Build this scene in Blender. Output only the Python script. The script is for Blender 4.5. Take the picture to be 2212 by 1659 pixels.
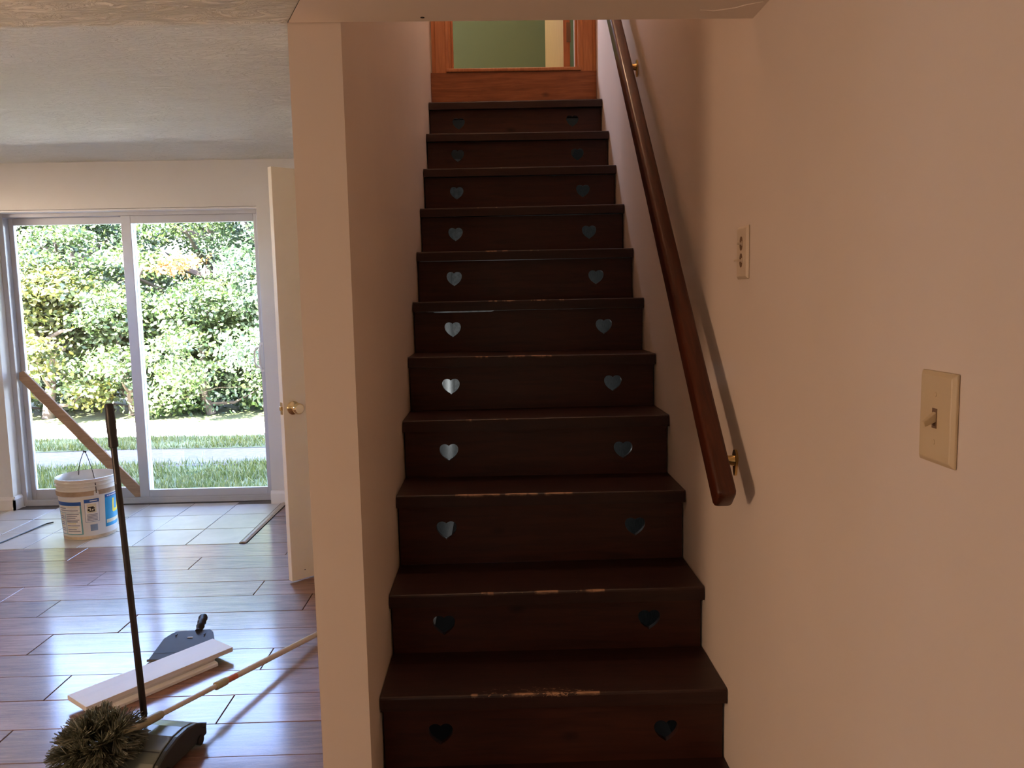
import bpy, bmesh, math, random
import numpy as np
from mathutils import Matrix, Vector

random.seed(7)
rng = np.random.default_rng(11)
for o in list(bpy.data.objects):
    bpy.data.objects.remove(o)
scene = bpy.context.scene
COL = scene.collection
PI = math.pi

# ------------------------------------------------------------------ camera
CAM_H = 1.3905
PITCH, ROLL, YAW, FPX = 0.1067, -0.0205, 0.0196, 1691.8
cam_d = bpy.data.cameras.new('camera')
cam_d.sensor_width = 36.0
cam_d.lens = FPX / 2212 * 36.0
cam_d.clip_start = 0.02
cam_d.clip_end = 200
cam = bpy.data.objects.new('camera', cam_d)
COL.objects.link(cam)
F = Vector((math.sin(YAW) * math.cos(PITCH), math.cos(YAW) * math.cos(PITCH), -math.sin(PITCH)))
R0 = Vector((math.cos(YAW), -math.sin(YAW), 0))
U0 = R0.cross(F)
c_, s_ = math.cos(ROLL), math.sin(ROLL)
Rv, Uv = R0 * c_ + U0 * s_, U0 * c_ - R0 * s_
mw = Matrix.Identity(4)
for i in range(3):
    mw[i][0], mw[i][1], mw[i][2] = Rv[i], Uv[i], -F[i]
mw[2][3] = CAM_H
cam.matrix_world = mw
scene.camera = cam

# ------------------------------------------------------------------ view
vs = scene.view_settings
vs.view_transform = 'Standard'
vs.look = 'None'
vs.gamma = 1.0
vs.use_curve_mapping = False
vs.exposure = 1.22
cy = scene.cycles
cy.max_bounces = 6
cy.diffuse_bounces = 4
cy.glossy_bounces = 2
cy.transmission_bounces = 3
cy.transparent_max_bounces = 8
cy.caustics_reflective = True
cy.blur_glossy = 1.0
cy.caustics_refractive = False
cy.sample_clamp_indirect = 6.0
cy.adaptive_threshold = 0.05

# ------------------------------------------------------------------ sky and sun
SUN_ELEV = math.radians(50)
world = bpy.data.worlds.new('world')
scene.world = world
world.use_nodes = True
wn = world.node_tree
wn.nodes.clear()
sky = wn.nodes.new('ShaderNodeTexSky')
sky.sky_type = 'NISHITA'
sky.sun_disc = False
sky.sun_elevation = SUN_ELEV
sky.sun_rotation = math.radians(225)
bgd = wn.nodes.new('ShaderNodeBackground')
bgd.inputs['Strength'].default_value = 3.0
wo = wn.nodes.new('ShaderNodeOutputWorld')
tint = wn.nodes.new('ShaderNodeMixRGB')
tint.blend_type = 'MULTIPLY'
tint.inputs['Fac'].default_value = 1.0
tint.inputs['Color2'].default_value = (1.0, 0.93, 1.08, 1)
wn.links.new(sky.outputs[0], tint.inputs['Color1'])
wn.links.new(tint.outputs[0], bgd.inputs['Color'])
wn.links.new(bgd.outputs[0], wo.inputs['Surface'])


def light(name, kind, loc, power, color, aim=None, **kw):
    d = bpy.data.lights.new(name, kind)
    d.energy = power
    d.color = color
    for k, v in kw.items():
        setattr(d, k, v)
    o = bpy.data.objects.new(name, d)
    COL.objects.link(o)
    o.location = loc
    if aim is not None:
        o.rotation_euler = Vector(aim).to_track_quat('-Z', 'Y').to_euler()
    return o


DAY = (0.80, 0.90, 1.0)
WARM = (1.0, 0.64, 0.40)
light('sun', 'SUN', (0, -20, 30), 120.0, (1.0, 0.96, 0.88),
      aim=(0.70 * math.cos(SUN_ELEV), 0.71 * math.cos(SUN_ELEV), -math.sin(SUN_ELEV)), angle=math.radians(0.6))
# fill light at a window added in the left wall, out of view
light('room_fill_light', 'AREA', (-4.85, 4.2, 1.90), 2.8, (1.0, 0.97, 0.92), aim=(0.8, -0.7, 1.2),
      shape='RECTANGLE', size=1.05, size_y=0.42)
# warm room lamp standing behind the camera, to the left
light('room_lamp', 'POINT', (-2.3, 0.85, 1.05), 28, WARM, shadow_soft_size=0.2)
# fill light at an added window in the wall behind the camera
light('back_fill_light', 'AREA', (-1.3, -2.43, 1.25), 2.0, (1.0, 0.84, 0.70), aim=(0.1, 1, 0.0),
      shape='RECTANGLE', size=1.3, size_y=1.1)
# upstairs windows
light('hall_side_window_daylight', 'AREA', (-1.16, 4.9, 3.95), 1.6, DAY, aim=(1, 0, -0.25),
      shape='RECTANGLE', size=0.55, size_y=1.2)
light('hall_back_window_daylight', 'AREA', (-0.84, 5.40, 3.85), 30, (0.76, 0.78, 1.0), aim=(0.45, -1, -0.5),
      shape='RECTANGLE', size=0.5, size_y=1.2)
light('hall_ceiling_lamp', 'POINT', (0.1, 3.1, 4.7), 13.0, WARM, shadow_soft_size=0.12)
# bare bulb in the closet under the stairs
light('closet_bulb', 'POINT', (0.02, 4.72, 0.85), 1.4, (0.95, 0.98, 1.0), shadow_soft_size=0.03)


# ------------------------------------------------------------------ helpers
def empty(name, loc=(0, 0, 0), rz=0.0):
    o = bpy.data.objects.new(name, None)
    COL.objects.link(o)
    o.location = loc
    o.rotation_euler = (0, 0, rz)
    o.empty_display_size = 0.05
    return o


def tag(o, label=None, cat=None, group=None, kind=None):
    if label:
        o['label'] = label
    if cat:
        o['category'] = cat
    if group:
        o['group'] = group
    if kind:
        o['kind'] = kind
    return o


def link(name, me, mat, parent=None, loc=None, smooth=False):
    o = bpy.data.objects.new(name, me)
    COL.objects.link(o)
    if mat is not None and len(me.materials) == 0:
        me.materials.append(mat)
    if smooth:
        me.polygons.foreach_set('use_smooth', [True] * len(me.polygons))
    if parent is not None:
        o.parent = parent
    if loc is not None:
        o.location = loc
    return o


class MB:
    """collects shapes for one mesh object"""

    def __init__(self):
        self.v, self.f = [], []

    def add(self, verts, faces):
        b = len(self.v)
        self.v += [tuple(x) for x in verts]
        self.f += [tuple(b + i for i in f) for f in faces]
        return self

    def box(self, x0, x1, y0, y1, z0, z1):
        v = [(x0, y0, z0), (x1, y0, z0), (x1, y1, z0), (x0, y1, z0),
             (x0, y0, z1), (x1, y0, z1), (x1, y1, z1), (x0, y1, z1)]
        f = [(0, 3, 2, 1), (4, 5, 6, 7), (0, 1, 5, 4), (1, 2, 6, 5), (2, 3, 7, 6), (3, 0, 4, 7)]
        return self.add(v, f)

    def chbox(self, x0, x1, y0, y1, z0, z1, c):
        """box with its top edges chamfered"""
        v = [(x0, y0, z0), (x1, y0, z0), (x1, y1, z0), (x0, y1, z0),
             (x0, y0, z1 - c), (x1, y0, z1 - c), (x1, y1, z1 - c), (x0, y1, z1 - c),
             (x0 + c, y0 + c, z1), (x1 - c, y0 + c, z1), (x1 - c, y1 - c, z1), (x0 + c, y1 - c, z1)]
        f = [(0, 3, 2, 1), (0, 1, 5, 4), (1, 2, 6, 5), (2, 3, 7, 6), (3, 0, 4, 7),
             (4, 5, 9, 8), (5, 6, 10, 9), (6, 7, 11, 10), (7, 4, 8, 11), (8, 9, 10, 11)]
        return self.add(v, f)

    def prism(self, poly, lo, hi, axis=2):
        """extrude polygon (list of 2-tuples) along axis from lo to hi"""
        n = len(poly)

        def put(p, h):
            if axis == 2:
                return (p[0], p[1], h)
            if axis == 1:
                return (p[0], h, p[1])
            return (h, p[0], p[1])
        v = [put(p, lo) for p in poly] + [put(p, hi) for p in poly]
        f = [tuple(range(n))[::-1], tuple(range(n, 2 * n))]
        f += [(i, (i + 1) % n, n + (i + 1) % n, n + i) for i in range(n)]
        return self.add(v, f)

    def tube(self, pts, radii, n=12, cap=True):
        pts = [Vector(p) for p in pts]
        if not hasattr(radii, '__len__'):
            radii = [radii] * len(pts)
        rings = []
        up = None
        for i, p in enumerate(pts):
            a = pts[max(i - 1, 0)]
            b = pts[min(i + 1, len(pts) - 1)]
            d = (b - a)
            d = d.normalized() if d.length > 1e-9 else Vector((0, 0, 1))
            if up is None:
                up = Vector((0, 0, 1)) if abs(d.z) < 0.9 else Vector((1, 0, 0))
            s = d.cross(up).normalized()
            up = s.cross(d).normalized()
            rings.append([p + (s * math.cos(2 * PI * k / n) + up * math.sin(2 * PI * k / n)) * radii[i] for k in range(n)])
        v = [q for r in rings for q in r]
        f = []
        for i in range(len(rings) - 1):
            for k in range(n):
                f.append((i * n + k, i * n + (k + 1) % n, (i + 1) * n + (k + 1) % n, (i + 1) * n + k))
        if cap:
            f.append(tuple(range(n))[::-1])
            f.append(tuple((len(rings) - 1) * n + k for k in range(n)))
        return self.add(v, f)

    def lathe(self, prof, n=32, closed=False):
        """prof: list of (r, z) about the z axis"""
        v, f = [], []
        for r, z in prof:
            for k in range(n):
                v.append((r * math.cos(2 * PI * k / n), r * math.sin(2 * PI * k / n), z))
        for i in range(len(prof) - 1):
            for k in range(n):
                f.append((i * n + k, i * n + (k + 1) % n, (i + 1) * n + (k + 1) % n, (i + 1) * n + k))
        return self.add(v, f)

    def xform(self, m):
        self.v = [tuple(m @ Vector(p)) for p in self.v]
        return self

    def mesh(self, name):
        me = bpy.data.meshes.new(name)
        me.from_pydata(self.v, [], self.f)
        me.validate()
        return me

    def build(self, name, mat, parent=None, loc=None, smooth=False, bevel=0, seg=2):
        me = self.mesh(name)
        bm = bmesh.new()
        bm.from_mesh(me)
        bmesh.ops.recalc_face_normals(bm, faces=bm.faces)
        if bevel:
            bmesh.ops.bevel(bm, geom=[e for e in bm.edges if e.calc_face_angle(0) > 0.5], offset=bevel,
                            segments=seg, affect='EDGES', profile=0.5)
        bm.to_mesh(me)
        bm.free()
        o = link(name, me, mat, parent, loc)
        if smooth:
            shade_auto(o)
        return o


def shade_auto(o, ang=40):
    me = o.data
    bm = bmesh.new()
    bm.from_mesh(me)
    for f in bm.faces:
        f.smooth = True
    for e in bm.edges:
        e.smooth = e.calc_face_angle(0) < math.radians(ang)
    bm.to_mesh(me)
    bm.free()


def sbox(name, dims, mat, label=None, parent=None, bevel=0):
    o = MB().box(*dims).build(name, mat, parent, bevel=bevel)
    if parent is None:
        tag(o, label, kind='structure')
    return o


def sboxes(name, boxes, mat, label=None, parent=None):
    m = MB()
    for b in boxes:
        m.box(*b)
    o = m.build(name, mat, parent)
    if parent is None:
        tag(o, label, kind='structure')
    return o


# ------------------------------------------------------------------ materials
def new_mat(name):
    m = bpy.data.materials.new(name)
    m.use_nodes = True
    nt = m.node_tree
    b = nt.nodes['Principled BSDF']
    return m, nt, b


def mapped(nt, scale, coord='Object', rnd=False):
    tc = nt.nodes.new('ShaderNodeTexCoord')
    mp = nt.nodes.new('ShaderNodeMapping')
    mp.inputs['Scale'].default_value = scale
    nt.links.new(tc.outputs[coord], mp.inputs['Vector'])
    if rnd:
        oi = nt.nodes.new('ShaderNodeObjectInfo')
        mu = nt.nodes.new('ShaderNodeVectorMath')
        mu.operation = 'SCALE'
        cb = nt.nodes.new('ShaderNodeCombineXYZ')
        nt.links.new(oi.outputs['Random'], cb.inputs[0])
        nt.links.new(oi.outputs['Random'], cb.inputs[1])
        nt.links.new(cb.outputs[0], mu.inputs[0])
        mu.inputs['Scale'].default_value = 37.0
        nt.links.new(mu.outputs[0], mp.inputs['Location'])
    return mp


def noise(nt, vec, scale, detail=4, rough=0.55, dist=0.0):
    n = nt.nodes.new('ShaderNodeTexNoise')
    n.inputs['Scale'].default_value = scale
    n.inputs['Detail'].default_value = detail
    n.inputs['Roughness'].default_value = rough
    n.inputs['Distortion'].default_value = dist
    nt.links.new(vec.outputs[0], n.inputs['Vector'])
    return n


def ramp(nt, src, stops):
    r = nt.nodes.new('ShaderNodeValToRGB')
    el = r.color_ramp.elements
    while len(el) > 2:
        el.remove(el[-1])
    for i, (p, c) in enumerate(stops):
        e = el[i] if i < 2 else el.new(p)
        e.position = p
        e.color = (*c, 1) if len(c) == 3 else c
    nt.links.new(src, r.inputs['Fac'])
    return r


def bump(nt, b, src, strength, dist):
    bp = nt.nodes.new('ShaderNodeBump')
    bp.inputs['Strength'].default_value = strength
    bp.inputs['Distance'].default_value = dist
    nt.links.new(src, bp.inputs['Height'])
    nt.links.new(bp.outputs[0], b.inputs['Normal'])
    return bp


def plain(name, col, rough=0.5, metal=0.0, spec=0.5, coat=0.0, nscale=0, nvar=0.12, bstr=0.0, bdist=0.001, stretch=(1, 1, 1), rnd=False):
    """colour with a little procedural mottling and relief"""
    m, nt, b = new_mat(name)
    b.inputs['Roughness'].default_value = rough
    b.inputs['Metallic'].default_value = metal
    b.inputs['Specular IOR Level'].default_value = spec
    b.inputs['Coat Weight'].default_value = coat
    b.inputs['Coat Roughness'].default_value = 0.08
    mp = mapped(nt, stretch, rnd=rnd)
    n = noise(nt, mp, nscale or 12)
    r = ramp(nt, n.outputs['Fac'], [(0.3, tuple(c * (1 - nvar) for c in col)), (0.7, tuple(min(1, c * (1 + nvar)) for c in col))])
    nt.links.new(r.outputs[0], b.inputs['Base Color'])
    if bstr:
        bump(nt, b, n.outputs['Fac'], bstr, bdist)
    return m


def wood(name, dark, light_, rough=0.4, spec=0.5, gscale=6.0, bstr=0.15, bdist=0.001, axis='X', coat=0.0, rnd=True, knots=False):
    m, nt, b = new_mat(name)
    b.inputs['Roughness'].default_value = rough
    b.inputs['Specular IOR Level'].default_value = spec
    b.inputs['Coat Weight'].default_value = coat
    b.inputs['Coat Roughness'].default_value = 0.1
    st = {'X': (0.8, 9, 9), 'Y': (9, 0.8, 9), 'Z': (9, 9, 0.8)}[axis]
    mp = mapped(nt, st, rnd=rnd)
    n = noise(nt, mp, gscale, 6, 0.6, 0.8)
    r = ramp(nt, n.outputs['Fac'], [(0.33, dark), (0.68, light_)])
    col = r
    if knots:
        mk = mapped(nt, (2.6, 2.6, 5.0) if axis == 'X' else (4, 4, 4), rnd=rnd)
        vo = nt.nodes.new('ShaderNodeTexVoronoi')
        vo.inputs['Scale'].default_value = 1.6
        nt.links.new(mk.outputs[0], vo.inputs['Vector'])
        kr = ramp(nt, vo.outputs['Distance'], [(0.03, (0.25, 0.2, 0.2)), (0.13, (1, 1, 1))])
        mx = nt.nodes.new('ShaderNodeMixRGB')
        mx.blend_type = 'MULTIPLY'
        mx.inputs['Fac'].default_value = 1.0
        nt.links.new(r.outputs[0], mx.inputs['Color1'])
        nt.links.new(kr.outputs[0], mx.inputs['Color2'])
        col = mx
    nt.links.new(col.outputs[0], b.inputs['Base Color'])
    if bstr:
        bump(nt, b, n.outputs['Fac'], bstr, bdist)
    return m


def m_paint(name, col, bscale=90, bstr=0.06, rough=0.62):
    m, nt, b = new_mat(name)
    b.inputs['Roughness'].default_value = rough
    b.inputs['Specular IOR Level'].default_value = 0.3
    mp = mapped(nt, (1, 1, 1))
    n1 = noise(nt, mp, 2.2, 3)
    r = ramp(nt, n1.outputs['Fac'], [(0.3, tuple(c * 0.97 for c in col)), (0.7, tuple(c * 1.02 for c in col))])
    nt.links.new(r.outputs[0], b.inputs['Base Color'])
    n2 = noise(nt, mp, bscale, 3)
    bump(nt, b, n2.outputs['Fac'], bstr, 0.002)
    return m


def m_ceiling():
    """brushed, stippled ceiling texture"""
    m, nt, b = new_mat('textured_ceiling')
    b.inputs['Roughness'].default_value = 0.75
    b.inputs['Specular IOR Level'].default_value = 0.2
    mp = mapped(nt, (1.0, 2.4, 1.0))
    warp = noise(nt, mp, 3.0, 3)
    n = noise(nt, mp, 11, 7, 0.68, 1.6)
    r = ramp(nt, n.outputs['Fac'], [(0.42, (0, 0, 0)), (0.60, (1, 1, 1))])
    mul = nt.nodes.new('ShaderNodeMath')
    mul.operation = 'MULTIPLY'
    rw = ramp(nt, warp.outputs['Fac'], [(0.25, (0.25, 0.25, 0.25)), (0.6, (1, 1, 1))])
    nt.links.new(r.outputs[0], mul.inputs[0])
    nt.links.new(rw.outputs[0], mul.inputs[1])
    b.inputs['Base Color'].default_value = (0.88, 0.86, 0.745, 1)
    bump(nt, b, mul.outputs[0], 0.7, 0.016)
    return m


def m_plank():
    m, nt, b = new_mat('glossy_oak_plank')
    b.inputs['Specular IOR Level'].default_value = 1.0
    b.inputs['Coat Weight'].default_value = 0.6
    b.inputs['Coat IOR'].default_value = 1.6
    b.inputs['Coat Roughness'].default_value = 0.15
    b.inputs['IOR'].default_value = 1.55
    mp = mapped(nt, (0.9, 10, 10), rnd=True)
    n = noise(nt, mp, 3.2, 7, 0.62, 1.6)
    oi = nt.nodes.new('ShaderNodeObjectInfo')
    r = ramp(nt, n.outputs['Fac'], [(0.32, (0.115, 0.036, 0.016)), (0.7, (0.30, 0.115, 0.055))])
    hs = nt.nodes.new('ShaderNodeHueSaturation')
    mr = nt.nodes.new('ShaderNodeMapRange')
    mr.inputs['To Min'].default_value = 0.75
    mr.inputs['To Max'].default_value = 1.2
    nt.links.new(oi.outputs['Random'], mr.inputs['Value'])
    nt.links.new(mr.outputs[0], hs.inputs['Value'])
    nt.links.new(r.outputs[0], hs.inputs['Color'])
    nt.links.new(hs.outputs[0], b.inputs['Base Color'])
    rr = ramp(nt, n.outputs['Fac'], [(0.3, (0.62, 0.62, 0.62)), (0.65, (0.45, 0.45, 0.45))])
    nt.links.new(rr.outputs[0], b.inputs['Roughness'])
    # cathedral grain: thin pores
    mp2 = mapped(nt, (3.2, 36, 36), rnd=True)
    n2 = noise(nt, mp2, 5.0, 6, 0.65, 2.4)
    r2 = ramp(nt, n2.outputs['Fac'], [(0.40, (0, 0, 0)), (0.50, (1, 1, 1))])
    bump(nt, b, r2.outputs[0], 0.42, 0.0010)
    return m


def m_tread():
    m, nt, b = new_mat('dark_stained_tread')
    b.inputs['Roughness'].default_value = 0.42
    b.inputs['Specular IOR Level'].default_value = 0.35
    mp = mapped(nt, (0.8, 9, 9), rnd=True)
    n = noise(nt, mp, 6, 6, 0.6, 0.8)
    r = ramp(nt, n.outputs['Fac'], [(0.3, (0.022, 0.0085, 0.007)), (0.7, (0.040, 0.015, 0.011))])
    # worn finish along the nosing (object space: y = 0 at the nose, z = 0 on top)
    tc = nt.nodes.new('ShaderNodeTexCoord')
    sp = nt.nodes.new('ShaderNodeSeparateXYZ')
    nt.links.new(tc.outputs['Object'], sp.inputs[0])
    at = nt.nodes.new('ShaderNodeAttribute')
    at.attribute_type = 'OBJECT'
    at.attribute_name = 'wear'

    def math_(op, a, bb):
        q = nt.nodes.new('ShaderNodeMath')
        q.operation = op
        for i, x in enumerate((a, bb)):
            if isinstance(x, (int, float)):
                q.inputs[i].default_value = x
            else:
                nt.links.new(x, q.inputs[i])
        return q.outputs[0]
    mpw = mapped(nt, (10, 55, 20), rnd=True)
    nw = noise(nt, mpw, 2.4, 6, 0.7, 0.6)
    mpl = mapped(nt, (4.5, 3, 1), rnd=True)
    nl = noise(nt, mpl, 2.0, 3)
    # distance from the nose edge
    edge = nt.nodes.new('ShaderNodeMapRange')
    edge.inputs['From Min'].default_value = 0.0
    edge.inputs['From Max'].default_value = 0.10
    edge.inputs['To Min'].default_value = 1.0
    edge.inputs['To Max'].default_value = 0.0
    ya = math_('ABSOLUTE', math_('SUBTRACT', sp.outputs[1], 0.005), 0)
    nt.links.new(ya, edge.inputs['Value'])
    ed3 = math_('POWER', edge.outputs[0], 6.0)
    mid = nt.nodes.new('ShaderNodeMapRange')
    mid.inputs['From Min'].default_value = 0.12
    mid.inputs['From Max'].default_value = 0.30
    mid.inputs['To Min'].default_value = 1.0
    mid.inputs['To Max'].default_value = 0.0
    nt.links.new(math_('ABSOLUTE', math_('ADD', sp.outputs[0], 0.04), 0), mid.inputs['Value'])
    top = nt.nodes.new('ShaderNodeMapRange')
    top.inputs['From Min'].default_value = -0.009
    top.inputs['From Max'].default_value = -0.003
    nt.links.new(sp.outputs[2], top.inputs['Value'])
    # dashes along the very edge
    line = nt.nodes.new('ShaderNodeMapRange')
    line.inputs['From Min'].default_value = 0.0015
    line.inputs['From Max'].default_value = 0.0055
    line.inputs['To Min'].default_value = 1.0
    line.inputs['To Max'].default_value = 0.0
    mpd = mapped(nt, (22, 260, 60), rnd=True)
    nd = noise(nt, mpd, 1.0, 4, 0.7, 0.3)
    dy = math_('ADD', ya, math_('MULTIPLY', math_('SUBTRACT', nd.outputs['Fac'], 0.5), 0.012))
    nt.links.new(dy, line.inputs['Value'])
    mpe = mapped(nt, (14, 0.1, 0.1), rnd=True)
    ne = noise(nt, mpe, 1.0, 3, 0.65)
    seg = nt.nodes.new('ShaderNodeMapRange')
    seg.inputs['From Min'].default_value = 0.0
    seg.inputs['From Max'].default_value = 0.05
    lim = math_('SUBTRACT', 0.76, math_('MULTIPLY', math_('MULTIPLY', at.outputs['Fac'], mid.outputs[0]), 0.15))
    nt.links.new(math_('SUBTRACT', ne.outputs['Fac'], lim), seg.inputs['Value'])
    dash = math_('MULTIPLY', math_('MULTIPLY', line.outputs[0], seg.outputs[0]), top.outputs[0])
    # flecks further in
    at2 = nt.nodes.new('ShaderNodeAttribute')
    at2.attribute_type = 'OBJECT'
    at2.attribute_name = 'fleck'
    mpf = mapped(nt, (60, 190, 40), rnd=True)
    nf = noise(nt, mpf, 1.0, 4, 0.7, 0.8)
    amt = math_('MULTIPLY', math_('MULTIPLY', edge.outputs[0], mid.outputs[0]), at2.outputs['Fac'])
    amt = math_('MULTIPLY', amt, math_('ADD', nl.outputs['Fac'], 0.2))
    flk = nt.nodes.new('ShaderNodeMapRange')
    flk.inputs['From Min'].default_value = 0.0
    flk.inputs['From Max'].default_value = 0.03
    nt.links.new(math_('SUBTRACT', nf.outputs['Fac'], math_('SUBTRACT', 0.86, math_('MULTIPLY', amt, 0.36))), flk.inputs['Value'])
    mask = nt.nodes.new('ShaderNodeMath')
    mask.operation = 'MAXIMUM'
    nt.links.new(dash, mask.inputs[0])
    nt.links.new(math_('MULTIPLY', flk.outputs[0], top.outputs[0]), mask.inputs[1])
    mx = nt.nodes.new('ShaderNodeMixRGB')
    nt.links.new(mask.outputs[0], mx.inputs['Fac'])
    nt.links.new(r.outputs[0], mx.inputs['Color1'])
    mx.inputs['Color2'].default_value = (0.42, 0.24, 0.14, 1)
    nt.links.new(mx.outputs[0], b.inputs['Base Color'])
    bump(nt, b, n.outputs['Fac'], 0.12, 0.001)
    return m


def m_glass():
    m, nt, b = new_mat('window_glass')
    nt.nodes.remove(b)
    tr = nt.nodes.new('ShaderNodeBsdfTransparent')
    tr.inputs[0].default_value = (0.96, 0.98, 0.97, 1)
    gl = nt.nodes.new('ShaderNodeBsdfGlossy')
    gl.inputs['Roughness'].default_value = 0.02
    fr = nt.nodes.new('ShaderNodeFresnel')
    fr.inputs[0].default_value = 1.45
    mx = nt.nodes.new('ShaderNodeMixShader')
    nt.links.new(fr.outputs[0], mx.inputs[0])
    nt.links.new(tr.outputs[0], mx.inputs[1])
    nt.links.new(gl.outputs[0], mx.inputs[2])
    nt.links.new(mx.outputs[0], nt.nodes['Material Output'].inputs[0])
    return m


def m_leaf(name, a, bcol, ccol):
    m, nt, b = new_mat(name)
    nt.nodes.remove(b)
    g = nt.nodes.new('ShaderNodeNewGeometry')
    r = ramp(nt, g.outputs['Random Per Island'], [(0.0, a), (0.6, bcol), (1.0, ccol)])
    df = nt.nodes.new('ShaderNodeBsdfDiffuse')
    tl = nt.nodes.new('ShaderNodeBsdfTranslucent')
    gl = nt.nodes.new('ShaderNodeBsdfGlossy')
    gl.inputs['Roughness'].default_value = 0.45
    gl.inputs['Color'].default_value = (0.5, 0.5, 0.5, 1)
    nt.links.new(r.outputs[0], df.inputs[0])
    nt.links.new(r.outputs[0], tl.inputs[0])
    m1 = nt.nodes.new('ShaderNodeMixShader')
    m1.inputs[0].default_value = 0.35
    nt.links.new(df.outputs[0], m1.inputs[1])
    nt.links.new(tl.outputs[0], m1.inputs[2])
    m2 = nt.nodes.new('ShaderNodeMixShader')
    m2.inputs[0].default_value = 0.10
    nt.links.new(m1.outputs[0], m2.inputs[1])
    nt.links.new(gl.outputs[0], m2.inputs[2])
    nt.links.new(m2.outputs[0], nt.nodes['Material Output'].inputs[0])
    return m


PAINT = m_paint('pinkish_wall_paint', (0.76, 0.655, 0.575))
ROOMPAINT = m_paint('off_white_room_paint', (0.71, 0.69, 0.645))
SMOOTH = m_paint('smooth_header_paint', (0.84, 0.74, 0.65), 40, 0.08)
CEIL = m_ceiling()
WHITE = plain('white_trim_paint', (0.80, 0.78, 0.74), 0.45, nscale=6, nvar=0.02)
CREAM = plain('cream_door_paint', (0.86, 0.80, 0.65), 0.5, nscale=5, nvar=0.02)
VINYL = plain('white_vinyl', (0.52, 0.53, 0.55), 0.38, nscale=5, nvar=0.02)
GREEN = m_paint('sage_green_paint', (0.125, 0.16, 0.065))
SIDING = plain('pale_siding', (0.6, 0.58, 0.55), 0.7)
PLANK = m_plank()
GROUT = plain('dark_joint', (0.02, 0.013, 0.011), 0.9)
TILEGROUT = plain('tile_grout', (0.14, 0.125, 0.115), 0.9)
TILE = plain('pale_stone_tile', (0.60, 0.565, 0.52), 0.28, spec=0.6, nscale=7, nvar=0.10, bstr=0.15, bdist=0.002, rnd=True)
TREAD = m_tread()
RISER = wood('mahogany_riser', (0.034, 0.0105, 0.0065), (0.062, 0.018, 0.010), 0.42, 0.35, knots=True)
RISER_TOP = wood('orange_brown_riser', (0.20, 0.062, 0.022), (0.34, 0.115, 0.042), 0.45, 0.35, knots=True)
STRING = plain('dark_stringer', (0.012, 0.007, 0.006), 0.6)
CASING = wood('orange_pine_casing', (0.36, 0.125, 0.045), (0.50, 0.20, 0.075), 0.35, axis='Z')
PINE = wood('honey_pine', (0.40, 0.25, 0.075), (0.50, 0.32, 0.11), 0.4, axis='Z')
RAILM = wood('red_brown_handrail', (0.046, 0.0092, 0.0036), (0.095, 0.022, 0.0075), 0.34, 0.3, axis='X', bstr=0.04, coat=0.35)
STRIPM = plain('worn_beige_strip', (0.45, 0.37, 0.28), 0.4, nscale=30, nvar=0.2)
BRASS = plain('brass', (0.80, 0.58, 0.25), 0.22, 1.0, nscale=20, nvar=0.05)
PALEBRASS = plain('pale_brass', (0.86, 0.70, 0.40), 0.2, 1.0, nscale=20, nvar=0.04)
IVORY = plain('ivory_plastic', (0.66, 0.52, 0.33), 0.4, nscale=8, nvar=0.03)
IVORY2 = plain('light_almond_plastic', (0.70, 0.58, 0.45), 0.4, nscale=8, nvar=0.03)
IVORYDARK = plain('slot_shadow_plastic', (0.20, 0.12, 0.07), 0.6)
CONCRETE = plain('grey_concrete', (0.48, 0.49, 0.48), 0.85, nscale=45, nvar=0.28, bstr=0.3, bdist=0.003)
CONCRETE_SHADE = plain('shaded_grey_concrete', (0.13, 0.135, 0.13), 0.9, nscale=45, nvar=0.28, bstr=0.3, bdist=0.003)  # darkened copy of the concrete, standing in for shade
JOIST = plain('unfinished_joist', (0.16, 0.12, 0.09), 0.8)
BLACK = plain('black_plastic', (0.012, 0.012, 0.013), 0.42, nscale=30, nvar=0.2)
BLACKMETAL = plain('black_enamelled_steel', (0.016, 0.014, 0.013), 0.3, spec=0.5, nscale=30, nvar=0.2)
SWEEP = plain('green_grey_sheen_plastic', (0.095, 0.112, 0.098), 0.34, spec=0.8, nscale=14, nvar=0.12)  # base lightened to carry the reflection on the sweeper's top
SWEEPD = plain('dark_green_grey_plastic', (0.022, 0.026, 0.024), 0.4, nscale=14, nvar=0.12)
PAN = plain('slate_plastic', (0.028, 0.032, 0.042), 0.3, spec=0.6, nscale=20, nvar=0.1)
PRIMED = plain('white_primed_wood', (0.74, 0.735, 0.72), 0.5, nscale=4, nvar=0.03, stretch=(0.5, 6, 6))
STICK = wood('bare_pine_stick', (0.30, 0.185, 0.105), (0.42, 0.27, 0.16), 0.7, axis='X', bstr=0.05)
BUCKET = plain('white_pail_plastic', (0.76, 0.75, 0.70), 0.35, nscale=4, nvar=0.05)
BDIRT = plain('dirty_pail_plastic', (0.42, 0.31, 0.20), 0.6, nscale=9, nvar=0.3)
BFOOT = plain('stained_pail_plastic', (0.58, 0.48, 0.34), 0.5, nscale=10, nvar=0.35)
POLEM = plain('cream_enamel_pole', (0.62, 0.55, 0.43), 0.4, nscale=12, nvar=0.06)
POLEOLIVE = plain('olive_tan_plastic', (0.38, 0.33, 0.19), 0.45, nscale=20, nvar=0.1)
REDBAND = plain('faded_red_label', (0.55, 0.16, 0.08), 0.5, nscale=60, nvar=0.3)
BRISTLE = m_leaf('green_grey_bristle', (0.09, 0.10, 0.07), (0.20, 0.215, 0.15), (0.40, 0.40, 0.30))
GLASS = m_glass()
BARK = plain('bark', (0.09, 0.065, 0.05), 0.9, nscale=14, nvar=0.35, bstr=0.5, bdist=0.02)
BOUNCEM = plain('bounce_concrete', (0.78, 0.77, 0.76), 0.9, nscale=20, nvar=0.06)
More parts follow.
